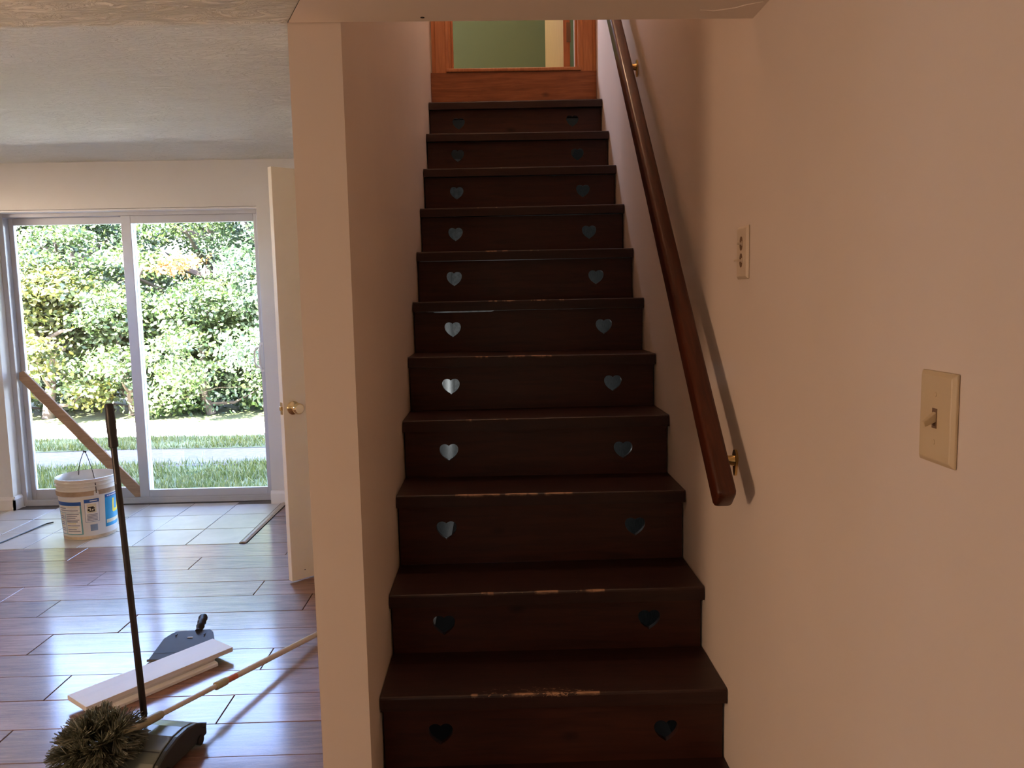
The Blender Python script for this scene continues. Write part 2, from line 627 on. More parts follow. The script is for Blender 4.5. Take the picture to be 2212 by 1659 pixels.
LAWN = plain('lawn_soil', (0.062, 0.072, 0.022), 0.95, nscale=3, nvar=0.35)
DIRT = plain('gravel_path', (0.088, 0.072, 0.064), 0.95, nscale=18, nvar=0.22, bstr=0.5, bdist=0.02)
ROADM = plain('pale_gravel_road', (0.80, 0.76, 0.68), 0.95, nscale=10, nvar=0.12)
GRASSM = m_leaf('grass_blade', (0.056, 0.080, 0.012), (0.100, 0.122, 0.020), (0.19, 0.175, 0.036))
LEAFS = [m_leaf('mid_green_leaf', (0.0346, 0.0662, 0.0173), (0.0576, 0.0950, 0.0259), (0.0979, 0.1267, 0.0374)),
         m_leaf('blue_green_leaf', (0.0288, 0.0605, 0.0259), (0.0490, 0.0864, 0.0374), (0.0806, 0.1152, 0.0518)),
         m_leaf('yellow_green_leaf', (0.0634, 0.0893, 0.0173), (0.1152, 0.1325, 0.0259), (0.2074, 0.1786, 0.0346))]
ORANGELEAF = m_leaf('orange_leaf', (0.20, 0.075, 0.016), (0.26, 0.115, 0.025), (0.24, 0.15, 0.04))

# ------------------------------------------------------------------ dimensions
XL, XR = -0.306, 0.555           # stairwell wall faces
YP = 1.698                       # end of the stair wall / beam edge
YW = 5.435                       # far wall, room face
ZC, ZB = 2.368, 1.9685           # ceiling, underside of beam
XROOM, YBACK, ZTOP = -4.8, -2.4, 5.0
TH = 0.11
OX0, OX1, OZ = -3.395, -1.600, 2.060   # sliding door opening
ZUP = 2.555

# ------------------------------------------------------------------ setting: walls, ceilings
sbox('wall_right', (XR, XR + 0.12, YBACK, YW, 0, ZTOP), PAINT, 'long pinkish wall on the right carrying the handrail')
# wall between stairs and room, with the closet doorway
sboxes('wall_stair', [(XL - TH, XL, YP, 3.80, 0, ZTOP), (XL - TH, XL, 4.26, YW, 0, 2.40), (XL - TH, XL, 3.80, 4.26, 2.04, ZTOP), (XL - TH, XL, 4.26, 4.33, 2.40, ZTOP)],
       PAINT, 'pinkish wall with a square end on the left of the stairs')
sboxes('wall_far', [(XROOM, OX0, YW, YW + 0.17, -0.3, ZTOP), (OX1, XR + 0.12, YW, YW + 0.17, -0.3, ZTOP),
                    (OX0, OX1, YW, YW + 0.17, OZ, ZTOP), (OX0, OX1, YW, YW + 0.17, -0.3, -0.012)],
       ROOMPAINT, 'pale wall around the sliding glass door')
sboxes('wall_left', [(XROOM - 0.12, XROOM, YBACK, 3.70, 0, ZTOP), (XROOM - 0.12, XROOM, 4.90, YW + 0.17, 0, ZTOP),
                     (XROOM - 0.12, XROOM, 3.70, 4.90, 0, 1.62), (XROOM - 0.12, XROOM, 3.70, 4.90, 2.18, ZTOP)],
       PAINT, 'pale side wall of the room with an added window')
sboxes('fill_window_1', [(XROOM - 0.06, XROOM + 0.01, 3.70, 3.75, 1.62, 2.18), (XROOM - 0.06, XROOM + 0.01, 4.85, 4.90, 1.62, 2.18),
                    (XROOM - 0.06, XROOM + 0.01, 3.75, 4.85, 1.62, 1.66), (XROOM - 0.06, XROOM + 0.01, 3.75, 4.85, 2.14, 2.18)], VINYL, 'white framed window added in the side wall for fill light')
sboxes('wall_back', [(XROOM, -2.0, YBACK - 0.12, YBACK, 0, ZTOP), (-0.6, XR + 0.12, YBACK - 0.12, YBACK, 0, ZTOP),
                     (-2.0, -0.6, YBACK - 0.12, YBACK, 0, 0.65), (-2.0, -0.6, YBACK - 0.12, YBACK, 1.85, ZTOP)], PAINT, 'pale wall behind the viewer')
sboxes('fill_window_2', [(-2.0, -1.95, YBACK - 0.08, YBACK + 0.01, 0.65, 1.85), (-0.65, -0.6, YBACK - 0.08, YBACK + 0.01, 0.65, 1.85),
                    (-1.95, -0.65, YBACK - 0.08, YBACK + 0.01, 0.65, 0.70), (-1.95, -0.65, YBACK - 0.08, YBACK + 0.01, 1.80, 1.85)], VINYL, 'white framed window added behind the viewer for fill light')
sbox('wall_back_outer', (-2.1, -0.5, YBACK - 0.20, YBACK - 0.14, 0.5, 2.0), SIDING, 'closed shutter outside the added window behind the viewer')
sboxes('ceiling', [(XROOM, XL - TH, YP, YW, ZC, ZC + 0.1), (XROOM, XR, YBACK, 1.25, ZC, ZC + 0.1)], CEIL,
       'off white brushed texture ceiling')
# dropped beam: textured left part, smooth part over the stairs, meeting on a slant
xb0, xb1 = -0.415, -0.215
tag(MB().prism([(XROOM, 1.25), (xb1, 1.25), (xb0, YP), (XROOM, YP)], ZB, ZC, 2).build('ceiling_beam', CEIL),
    'dropped ceiling beam with brushed texture underside', kind='structure')
hb = MB().prism([(xb1, 1.25), (XR, 1.25), (XR, YP + 0.008), (xb0, YP - 0.004)], ZB, ZC, 2)
hdr = tag(hb.build('stair_header', SMOOTH), 'smooth painted header crossing above the stairs', kind='structure')
nh = MB().lathe([(0.0005, 0), (0.0045, 0.0002), (0.0045, 0.004)], 10).xform(Matrix.Translation((-0.135, 1.675, ZB - 0.0006)))
nh.build('nail_hole', STRING, hdr)
MB().tube([(0.43, 1.652, ZB), (0.46, 1.658, ZB), (0.50, 1.642, ZB), (0.515, 1.628, ZB), (0.545, 1.612, ZB)], [0.0012, 0.002, 0.0016, 0.002, 0.001], 6).build('plaster_ridge', SMOOTH, hdr)
sbox('wall_over_header', (XL - TH, XR, 1.60, YP - 0.004, ZC, ZTOP), PAINT, 'wall above the stair header')
sbox('shade_wing', (-10.0, XROOM - 0.12, YW, YW + 0.17, -0.3, ZTOP), SIDING, 'outside wall added further left to shade the yard')  # unseen wall added, roof lengthened with it, to keep the lawn shaded
sbox('roof', (-10.4, XR + 0.6, YBACK - 0.5, 6.0, ZTOP, ZTOP + 0.18), SIDING, 'flat house roof with eaves')

# upstairs hall
hall = sboxes('wall_upper', [(XL, -0.215, 4.232, 4.33, ZUP, ZTOP), (0.478, XR, 4.232, 4.33, ZUP, ZTOP), (-0.215, 0.478, 4.232, 4.33, 4.62, ZTOP)],
              PAINT, 'wall around the doorway at the top of the stairs')
sboxes('floor_upper', [(-1.3, XR, 4.232, YW, 2.40, ZUP)], PINE, 'upstairs hall floor')
sbox('wall_hall_front', (-1.3, XL - TH, 4.232, 4.33, ZUP, ZTOP), PAINT, 'upstairs hall wall beside the stairwell')
sboxes('wall_hall_left', [(-1.3, -1.2, 4.33, 4.60, ZUP, ZTOP), (-1.3, -1.2, 5.20, YW, ZUP, ZTOP),
                          (-1.3, -1.2, 4.60, 5.20, ZUP, 3.3), (-1.3, -1.2, 4.60, 5.20, 4.6, ZTOP)], PAINT, 'upstairs hall side wall with window')
sboxes('wall_hall_green', [(-0.55, XR, 5.335, YW, ZUP, ZTOP), (-1.2, -1.13, 5.335, YW, ZUP, ZTOP),
                           (-1.13, -0.55, 5.335, YW, ZUP, 3.2), (-1.13, -0.55, 5.335, YW, 4.5, ZTOP)], GREEN, 'sage green wall at the end of the upstairs hall')
sbox('wall_stair_hall', (XL - TH - 0.001, XL, 4.33, YW, ZUP - 0.15, ZUP - 0.01), PAINT, 'edge below the hall floor')

# closet under the stairs
sbox('wall_closet', (XL, XR, YW - 0.03, YW, 0, 2.39), CONCRETE, 'grey concrete wall inside the closet under the stairs')
tag(MB().prism([(2.25, 0.0), (YW - 0.03, 0.0), (YW - 0.03, 2.34), (4.27, 2.34), (4.18, 2.05), (3.4, 1.33), (2.9, 0.88), (2.25, 0.26)], XR - 0.02, XR - 0.004, 0).build('closet_shade_panel', CONCRETE_SHADE),  # dark panel added so the right hearts look shaded
    'dark grey panel added inside the closet to dim the right hearts', kind='structure')
tag(MB().prism([(2.25, 0.0), (YW - 0.03, 0.0), (YW - 0.03, 2.34), (4.27, 2.34), (4.18, 2.05), (3.4, 1.33), (2.9, 0.88), (2.25, 0.26)], XL + 0.004, XL + 0.016, 0).build('closet_filler_panel', CONCRETE),  # added partition hides the bright doorway so the hearts show even grey
    'grey concrete partition added inside the closet to even the left hearts', kind='structure')
sbox('ceiling_closet', (XL, XR, 4.26, YW - 0.03, 2.34, 2.395), JOIST, 'unfinished ceiling inside the closet')

# ------------------------------------------------------------------ floor: planks and tiles
floor = sboxes('floor', [(XROOM, XR, YBACK, YW, -0.10, -0.009), (OX0, OX1, YW, YW + 0.17, -0.10, -0.009)], GROUT,
               'reddish brown glossy plank floor of the room')
rowsY = [2.313 - 0.1963 * k for k in range(6, 0, -1)] + [2.313, 2.509, 2.704, 2.894, 3.084, 3.281, 3.476, 3.678, 3.876, 4.076, 4.281, 4.512, 4.705, 4.90, 5.095, 5.29, YW]
joint = {2.313: -1.637, 2.509: -0.967, 2.704: -1.648, 2.894: -0.933, 3.084: -1.932, 3.281: -1.658, 3.476: -2.118, 3.678: -1.200,
         3.876: -2.097, 4.076: -1.666, 4.281: -2.41, 4.512: -1.05, 4.705: -0.75, 4.90: -1.2, 5.095: -0.9, 5.29: -1.3}
PL = 1.205
for i in range(len(rowsY) - 1):
    y0, y1 = rowsY[i], rowsY[i + 1]
    j = joint.get(y0, -1.6 + 0.37 * ((i * 5) % 3))
    xa = XROOM if y0 < 4.5 else -1.492
    xb = XR if y1 < YP else XL - TH
    cuts = [xa] + sorted(x for x in (j + PL * k for k in range(-4, 4)) if xa + 0.06 < x < xb - 0.06) + [xb]
    for a, b_ in zip(cuts[:-1], cuts[1:]):
        dz = random.uniform(-0.0012, 0.0004)
        m = MB().chbox(-(b_ - a) / 2 + 0.0018, (b_ - a) / 2 - 0.0018, -(y1 - y0) / 2 + 0.0012, (y1 - y0) / 2 - 0.0012, -0.009, dz, 0.0014)
        link('plank', m.mesh('plank'), PLANK, floor, ((a + b_) / 2, (y0 + y1) / 2, 0))
tfl = sbox('floor_tiled', (XROOM, -1.535, 4.5135, YW, -0.0088, -0.0035), TILEGROUT, 'pale square tile floor in front of the sliding door')
sbox('floor_sill', (OX0, OX1, YW, YW + 0.10, -0.0088, -0.0035), TILEGROUT, 'tiled strip under the sliding door')
tx = [-1.535 - 0.3150 * k for k in range(0, 11)]
ty = [4.5135, 4.8375, 5.1700, 5.495]
for r_ in range(3):
    for k in range(10):
        x1, x0 = tx[k], tx[k + 1]
        y1 = ty[r_ + 1]
        if r_ == 2 and not (x0 > OX0 and x1 < OX1 + 0.01):
            y1 = YW
        g = 0.0032
        m = MB().chbox(-(x1 - x0) / 2 + g, (x1 - x0) / 2 - g, -(y1 - ty[r_]) / 2 + g, (y1 - ty[r_]) / 2 - g, -0.0035, random.uniform(-0.0006, 0.0008), 0.0015)
        link('tile', m.mesh('tile'), TILE, tfl, ((x0 + x1) / 2, (ty[r_] + y1) / 2, 0))
tag(MB().prism([(-1.535, 0), (-1.495, 0), (-1.496, 0.004), (-1.508, 0.009), (-1.520, 0.0095), (-1.533, 0.004)], 4.52, YW - 0.012, 1).build('trim_1', STRIPM),
    'thin metal edged transition strip beside the tiles', kind='structure')

for gx in (-1.4965, -1.5345):
    MB().box(gx - 0.003, gx + 0.003, 4.52, YW - 0.012, -0.001, 0.0028).build('joint', GROUT, bpy.data.objects['trim_1'])
# baseboards
def baseboard(name, pts, h, label):
    m = MB()
    prof = [(0, 0), (0.013, 0), (0.013, h - 0.022), (0.008, h - 0.006), (0.003, h), (0, h)]
    for a, b_, n in pts:
        a, b_, n = Vector(a), Vector(b_), Vector(n)
        vs_ = [Vector((a.x + n.x * q, a.y + n.y * q, z)) for q, z in prof] + [Vector((b_.x + n.x * q, b_.y + n.y * q, z)) for q, z in prof]
        k = len(prof)
        m.add(vs_, [tuple(range(k)), tuple(range(k, 2 * k))[::-1]] + [(i, (i + 1) % k, k + (i + 1) % k, k + i) for i in range(k)])
    return tag(m.build(name, WHITE), label, kind='structure')


baseboard('baseboard_left', [((XROOM, YW), (OX0 + 0.013, YW), (0, -1)), ((OX0, YW - 0.013), (OX0, YW + 0.09), (1, 0))], 0.094,
          'white baseboard turning the corner left of the sliding door')
baseboard('baseboard_right', [((OX1 - 0.004, YW), (XL - TH, YW), (0, -1))], 0.094, 'short white baseboard right of the sliding door')

# ------------------------------------------------------------------ sliding glass door
sd = empty('door_1', ((OX0 + OX1) / 2, YW + 0.1, 0))
tag(sd, 'white sliding glass door with two panels onto the yard', kind='structure')
inv = Matrix.Translation((-(OX0 + OX1) / 2, -(YW + 0.1), 0))


def sdp(name, boxes, mat, parent=None, bevel=0.003):
    m = MB()
    for b_ in boxes:
        m.box(*b_)
    m.xform(inv)
    return m.build(name, mat, parent or sd, bevel=bevel)


FY = 5.53
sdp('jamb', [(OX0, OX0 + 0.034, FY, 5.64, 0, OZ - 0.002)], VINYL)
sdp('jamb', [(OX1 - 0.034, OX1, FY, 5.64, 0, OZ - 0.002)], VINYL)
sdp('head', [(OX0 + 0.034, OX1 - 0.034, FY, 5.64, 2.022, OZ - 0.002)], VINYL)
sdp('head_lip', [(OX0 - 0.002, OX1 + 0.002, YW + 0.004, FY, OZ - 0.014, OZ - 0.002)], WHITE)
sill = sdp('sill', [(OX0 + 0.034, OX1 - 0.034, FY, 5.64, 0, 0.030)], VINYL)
sdp('track', [(OX0 + 0.034, OX1 - 0.034, FY, FY + 0.008, 0.030, 0.044)], VINYL, sill, 0.001)
# fixed panel (left, further out)
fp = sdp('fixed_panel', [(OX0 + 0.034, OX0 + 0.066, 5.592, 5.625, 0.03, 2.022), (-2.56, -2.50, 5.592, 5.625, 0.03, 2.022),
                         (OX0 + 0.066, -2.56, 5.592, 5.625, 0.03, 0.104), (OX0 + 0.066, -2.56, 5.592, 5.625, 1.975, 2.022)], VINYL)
sdp('pane', [(OX0 + 0.060, -2.555, 5.606, 5.610, 0.10, 1.98)], GLASS, fp, 0)
# sliding panel (right, nearer)
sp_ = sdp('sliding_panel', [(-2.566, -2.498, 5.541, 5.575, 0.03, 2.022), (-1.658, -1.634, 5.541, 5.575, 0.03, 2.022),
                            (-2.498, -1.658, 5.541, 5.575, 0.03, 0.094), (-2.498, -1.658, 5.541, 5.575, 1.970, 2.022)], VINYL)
sdp('pane', [(-2.502, -1.654, 5.556, 5.560, 0.09, 1.975)], GLASS, sp_, 0)
hm = MB().tube([(-1.648, 5.535, 0.945), (-1.648, 5.50, 0.955), (-1.648, 5.487, 0.985), (-1.648, 5.485, 1.03), (-1.648, 5.487, 1.07),
                (-1.648, 5.50, 1.10), (-1.648, 5.535, 1.11)], 0.008, 10)
hm.box(-1.662, -1.632, 5.534, 5.542, 0.925, 1.13)
hm.tube([(-1.655, 5.52, 0.955), (-1.680, 5.515, 0.965), (-1.692, 5.515, 0.995), (-1.692, 5.515, 1.06), (-1.680, 5.515, 1.092), (-1.655, 5.52, 1.10)], 0.0055, 8)
hm.xform(inv)
hm.build('handle', WHITE, sp_, smooth=True)

# leaning stick
sk = MB().prism([(-2.549, 0.044), (-2.604, 0.044), (-3.352, 0.904), (-3.350, 0.955), (-3.318, 0.966), (-2.551, 0.10)], 5.547, 5.567, 1)
tag(sk.build('security_stick', STICK, bevel=0.002), 'bare wood stick leaning across the left pane of the sliding door', 'stick')

# ------------------------------------------------------------------ interior cream door (open)
DA = math.radians(42)
dr = empty('door_2', (-1.046, 3.82, 0))
dr.rotation_euler = (0, 0, DA)
tag(dr, 'cream slab door standing open beyond the wall end', kind='structure')
slab = MB().box(0, 0.80, 0, 0.035, 0.010, 2.044).build('slab', CREAM, dr, bevel=0.002)
kx, kz = 0.052, 0.884
kb = MB().lathe([(0.0, 0.0), (0.033, 0.0), (0.034, 0.004), (0.028, 0.010), (0.016, 0.013), (0.012, 0.018), (0.012, 0.030), (0.018, 0.036),
                 (0.026, 0.042), (0.028, 0.052), (0.027, 0.062), (0.022, 0.068), (0.0, 0.070)], 28)
kb.xform(Matrix.Translation((kx, 0, kz)) @ Matrix.Rotation(math.radians(90), 4, 'X'))
kb.build('knob', PALEBRASS, dr, smooth=True)
lp = MB().box(-0.0015, 0.0005, 0.006, 0.029, kz - 0.030, kz + 0.030)
lpo = lp.build('latch_plate', PALEBRASS, dr)
MB().box(-0.010, -0.0015, 0.011, 0.023, kz - 0.010, kz + 0.010).build('latch_bolt', BRASS, lpo, bevel=0.002)
MB().lathe([(0, 0), (0.003, 0), (0.003, 0.001)], 8).xform(Matrix.Translation((0.072, -0.0008, 0.055)) @ Matrix.Rotation(math.radians(90), 4, 'X')).build('screw_hole', STRING, dr)
for hz in (0.25, 1.05, 1.83):
    MB().tube([(0.803, 0.0, hz - 0.045), (0.803, 0.0, hz + 0.045)], 0.006, 8).build('hinge', BRASS, dr)

# ------------------------------------------------------------------ staircase
Y1, RUN = 1.8335, 0.2157
ZT = [0.228, 0.425, 0.603, 0.821, 1.013, 1.199, 1.390, 1.586, 1.781, 1.978, 2.173, 2.370, 2.561]
st = empty('staircase', (0, Y1 - RUN, 0))
tag(st, 'steep dark stained wooden staircase with heart cut outs in the risers', 'staircase')
SY = Y1 - RUN
WID = XR - XL - 0.005
XC = (XL + XR) / 2
NT = 0.036
LIP = 0.028


def heart(cx, cz, w, h, n=40):
    pts = []
    for k in range(n):
        t = 2 * PI * k / n + PI / 2
        cx_, sx_ = math.cos(t), math.sin(t)
        lo, hi = 0.2, 1.6
        for _ in range(40):
            r = (lo + hi) / 2
            x, y = r * cx_, r * sx_
            if (x * x + y * y - 1) ** 3 - x * x * y ** 3 > 0:
                hi = r
            else:
                lo = r
        x, y = lo * cx_, lo * sx_
        y = y - 0.10 if y > 0.9 else y - 0.10
        pts.append((cx + x / 2.28 * w, cz + y / 2.20 * h))
    return pts


def plate_with_holes(name, x0, x1, z0, z1, holes, thick, dl=0.0):
    cu = bpy.data.curves.new(name, 'CURVE')
    cu.dimensions = '2D'
    cu.fill_mode = 'BOTH'
    cu.extrude = thick / 2
    for poly in [[(x0, z0), (x1, z0), (x1, z1), (x0 * 0.3, z1), (x0 * 0.3 - 0.012, z1 - dl), (x0 * 0.82, z1 - dl), (x0 * 0.84, z1 - dl * 0.3), (x0, z1)]] + holes:
        s = cu.splines.new('POLY')
        s.points.add(len(poly) - 1)
        for p, q in zip(s.points, poly):
            p.co = (q[0], q[1], 0, 1)
        s.use_cyclic_u = True
    t = bpy.data.objects.new(name, cu)
    COL.objects.link(t)
    dg = bpy.context.evaluated_depsgraph_get()
    me = bpy.data.meshes.new_from_object(t.evaluated_get(dg))
    bpy.data.objects.remove(t)
    me.transform(Matrix.Rotation(math.radians(90), 4, 'X'))
    me.materials.clear()
    return me


hearts = [None, (0.312, 0.303), (0.503, 0.503), (0.707, 0.704), (0.902, 0.897), (1.093, 1.093), (1.284, 1.284), (1.478, 1.474),
          (1.671, 1.670), (1.871, 1.871), (2.073, 2.070), (2.267, 2.272)]
wear = [1.2, 1.6, 2.0, 2.1, 1.2, 1.7, 1.5, 1.2, 1.0, 0.9, 0.6, 0.5]
for i in range(12):
    yn, z = SY + i * RUN, ZT[i]
    depth = RUN + LIP + 0.004
    # nose profile: top edge eased, slight taper under
    prof = [(0.0, -NT), (0.0, -0.006), (0.0015, -0.002), (0.005, 0.0), (depth, 0.0), (depth, -NT + 0.008), (0.012, -NT)]
    m = MB().prism(prof, -WID / 2, WID / 2, 0)
    o = m.build('tread', TREAD, st, (XC, yn - SY, z))
    o['wear'] = wear[i]
    o['fleck'] = {0: 0.8, 1: 1.12, 2: 0.8, 3: 0.5}.get(i, 0.0)
    tilt = {1: 0.007, 3: 0.006, 5: 0.008, 8: -0.006, 9: -0.004, 11: -0.006}.get(i, 0)
    o.rotation_euler = (0, tilt * 0.8, 0)
    # riser below this tread
    zb = (ZT[i - 1] - 0.004) if i else 0.001
    if i == 3:
        zb += 0.0055
    zt = z - NT - 0.001
    if i:
        hl = [heart(-0.160 - XC, hearts[i][0], 0.061, 0.055), heart(0.407 - XC, hearts[i][1], 0.061, 0.055)]
    else:
        hl = [heart(-0.160 - XC, 0.12, 0.061, 0.055), heart(0.407 - XC, 0.12, 0.061, 0.055)]
    me = plate_with_holes('riser', -WID / 2 + 0.003, WID / 2 - 0.003, zb, zt, hl, 0.016, 0.0045 if i == 6 else 0.0)
    link('riser', me, RISER, st, (XC, yn - SY + LIP + 0.008, 0))
# top riser and landing edge
MB().box(-WID / 2 - 0.001, WID / 2 + 0.001, 4.206 - SY, 4.228 - SY, ZT[11] + 0.002, 2.566).build('top_riser', RISER_TOP, st, (XC, 0, 0))
# stringers under the treads at both walls
for xs0, xs1 in ((XL + 0.0005, XL + 0.0085), (XR - 0.0085, XR - 0.0005)):
    poly = [(SY + LIP + 0.02, 0.0), (SY + LIP + 0.35, 0.0), (4.2, 2.10), (4.2, 2.336)]
    for i in range(11, -1, -1):
        poly += [(SY + i * RUN + LIP + 0.02, ZT[i] - 0.034), (SY + i * RUN + LIP + 0.02, (ZT[i - 1] - 0.034 if i else 0.0))]
    poly = poly[:-1]
    MB().prism([(a - SY, b_) for a, b_ in poly], xs0, xs1, 0).build('stringer', STRING, st)

# doorway at the top of the stairs
def casing(name, x0, x1, flip, label):
    w = x1 - x0
    prof = [(0, 0), (w, 0), (w, -0.012), (w * 0.86, -0.016), (w * 0.80, -0.013), (w * 0.45, -0.017), (w * 0.25, -0.020), (w * 0.18, -0.016), (0, -0.014)]
    if flip:
        prof = [(w - a, b_) for a, b_ in prof]
    o = MB().prism([(x0 + a, 4.232 + b_) for a, b_ in prof], 2.568, 4.70, 2).build(name, CASING)
    return tag(o, label, kind='structure')


casing('trim_2', -0.298, -0.212, False, 'orange pine casing left of the doorway above the stairs')
casing('trim_3', 0.474, 0.5535, True, 'orange pine casing right of the doorway above the stairs')
dr3 = empty('door_3', (0.47, 4.28, ZUP))
tag(dr3, 'pine door and jamb swung open at the top of the stairs', kind='structure')
P3 = (-0.47, -4.28, -ZUP)


def d3(name, b_, mat, parent=None, bevel=0.0):
    return MB().box(b_[0] + P3[0], b_[1] + P3[0], b_[2] + P3[1], b_[3] + P3[1], b_[4] + P3[2], b_[5] + P3[2]).build(name, mat, parent or dr3, bevel=bevel)


d3('jamb', (0.462, 0.477, 4.225, 4.335, 2.56, 4.62), CASING)
d3('jamb', (-0.214, -0.200, 4.225, 4.335, 2.56, 4.62), CASING)
d3('stop', (0.450, 0.462, 4.262, 4.300, 2.56, 4.61), CASING, None, 0.002)
d3('stop', (-0.200, -0.188, 4.262, 4.300, 2.56, 4.61), CASING, None, 0.002)
thr = d3('threshold', (-0.224, 0.474, 4.198, 4.33, 2.568, 2.586), CASING, None, 0.004)
leaf = MB().box(-0.035, 0, 0, 0.70, 0.035, 2.04).build('leaf', PINE, dr3, (0.432 - 0.47, 4.352 - 4.28, 0))
leaf.rotation_euler = (0, 0, math.radians(4.0))
MB().box(-0.0352, 0.0002, -0.002, 0.0, 0.035, 2.04).build('edge_band', CASING, leaf)
MB().box(-0.018, 0.004, -0.0055, -0.002, 0.200, 0.300).build('hinge', IVORYDARK, leaf)

# ------------------------------------------------------------------ handrail
A = Vector((0.4905, 1.655, 0.948))
B = Vector((0.4905, 3.95, 0.948 + 2.295 * 0.993))
d = (B - A)
ln = d.length
hr = empty('handrail', A)
hr.rotation_euler = d.to_track_quat('X', 'Z').to_euler()
tag(hr, 'glossy red brown wooden handrail mounted along the right wall', 'handrail')
w2, h2, rr_ = 0.0215, 0.030, 0.010
prof = []
for cx_, cz_, a0 in ((w2 - rr_, h2 - rr_, 0), (-(w2 - rr_), h2 - rr_, 90), (-(w2 - rr_), -(h2 - rr_), 180), (w2 - rr_, -(h2 - rr_), 270)):
    for k in range(5):
        a = math.radians(a0 + 22.5 * k)
        prof.append((cx_ + rr_ * math.cos(a), cz_ + rr_ * math.sin(a)))
mb = MB()
n = len(prof)
for x, s in ((0.0, 0.78), (0.003, 0.92), (0.010, 1.0), (ln, 1.0)):
    mb.v += [(x, p[0] * s, p[1] * s) for p in prof]
for r_ in range(3):
    mb.f += [(r_ * n + i, r_ * n + (i + 1) % n, (r_ + 1) * n + (i + 1) % n, (r_ + 1) * n + i) for i in range(n)]
mb.f += [tuple(range(n)), tuple(range(3 * n, 4 * n))]
mb.build('rail', RAILM, hr, smooth=True)
hri = hr.matrix_world  # not evaluated yet; compute by hand below
HM = Matrix.Translation(A) @ d.to_track_quat('X', 'Z').to_matrix().to_4x4()
for yb in (1.785, 3.035):
    zc_ = A.z + (yb - A.y) * d.z / d.y
    zc_ -= 0.075
    br = MB()
    # teardrop wall plate, curved arm, saddle under the rail
    pl = []
    for k in range(24):
        a = 2 * PI * k / 24
        pl.append((yb + 0.016 * math.cos(a) * (1.0 if math.sin(a) > 0 else 0.75), zc_ + 0.01 + (0.022 if math.sin(a) > 0 else 0.040) * math.sin(a)))
    br.prism(pl, XR - 0.006, XR - 0.0005, 0)
    arm = []
    for k in range(9):
        t = k / 8
        arm.append((XR - 0.006 - 0.058 * t, yb + 0.004 * t, zc_ + 0.006 + 0.036 * t * t))
    br.tube(arm, [0.013 - 0.0065 * min(1, 1.6 * k / 8) for k in range(9)], 10)
    br.box(0.478, 0.503, yb - 0.020, yb + 0.024, zc_ + 0.038, zc_ + 0.042)
    br.xform(HM.inverted())
    bo = br.build('bracket', BRASS, hr, smooth=True)

# ------------------------------------------------------------------ wall switches
def plate_mesh(w, h, t):
    # raised plate with sloped edges, lying on the plane x=0, facing -x
    b_ = 0.006
    v = []
    for x, q in ((0, 0), (-0.0025, 0), (-t, b_)):
        v += [(x, -w / 2 + q, -h / 2 + q), (x, w / 2 - q, -h / 2 + q), (x, w / 2 - q, h / 2 - q), (x, -w / 2 + q, h / 2 - q)]
    f = [(0, 1, 2, 3), (8, 9, 10, 11)]
    for r0 in (0, 4):
        f += [(r0 + i, r0 + (i + 1) % 4, r0 + 4 + (i + 1) % 4, r0 + 4 + i) for i in range(4)]
    m = MB()
    m.add(v, f)
    return m


sw = empty('light_switch', (XR - 0.0003, 0.960, 1.2325))
tag(sw, 'large ivory wall plate with a single toggle switch, nearest the viewer', 'light switch')
plate_mesh(0.079, 0.117, 0.007).build('plate', IVORY, sw, bevel=0.0012)
MB().box(-0.0076, -0.0068, -0.0052, 0.0052, -0.0125, 0.0125).build('slot', IVORYDARK, sw)
tg = MB()
tg.add([(-0.006, -0.004, -0.004), (-0.006, 0.004, -0.004), (-0.006, 0.004, 0.009), (-0.006, -0.004, 0.009),
        (-0.021, -0.003, -0.011), (-0.021, 0.003, -0.011), (-0.0225, 0.003, -0.004), (-0.0225, -0.003, -0.004)],
       [(0, 1, 2, 3), (4, 5, 6, 7), (0, 1, 5, 4), (1, 2, 6, 5), (2, 3, 7, 6), (3, 0, 4, 7)])
tg.build('toggle', IVORY, sw, bevel=0.001)
for zz in (0.0302, -0.0302):
    MB().lathe([(0, 0), (0.0034, 0), (0.0030, 0.001), (0.0008, 0.0008), (0.0, 0.0008)], 14).xform(
        Matrix.Translation((-0.0068, 0, zz)) @ Matrix.Rotation(math.radians(-90), 4, 'Y')).build('screw', IVORY, sw, smooth=True)

sw2 = empty('double_switch', (XR - 0.0003, 1.745, 1.4845))
tag(sw2, 'small almond wall plate with two stacked toggles beside the handrail', 'light switch')
plate_mesh(0.075, 0.116, 0.007).build('plate', IVORY2, sw2, bevel=0.0012)
for zz, ext in ((0.020, 0.010), (-0.017, 0.016)):
    sl = []
    for k in range(20):
        a = 2 * PI * k / 20
        sl.append((0.0095 * math.cos(a), zz + (0.0155) * math.copysign(abs(math.sin(a)) ** 0.7, math.sin(a))))
    so = MB().prism(sl, -0.0076, -0.0068, 0).build('slot', IVORYDARK, sw2)
    MB().box(-0.0068 - ext, -0.006, -0.004, 0.004, zz - 0.0026, zz + 0.0024).build('toggle', IVORY2, sw2, bevel=0.0008)
    MB().box(-0.0090, -0.0070, -0.009, -0.0068, zz - 0.005, zz + 0.005).build('toggle_collar', IVORY2, sw2)

# ------------------------------------------------------------------ bucket
bk = empty('bucket', (-2.545, 4.805, 0.001))
bk.rotation_euler = (0, 0, math.atan2(-4.8, 2.545))   # local +x faces the viewer
tag(bk, 'white plastic pail with blue printed labels standing on the tiles', 'bucket')
RB, RT, HB = 0.147, 0.168, 0.372


def rad(z):
    return RB + (RT - RB) * z / HB


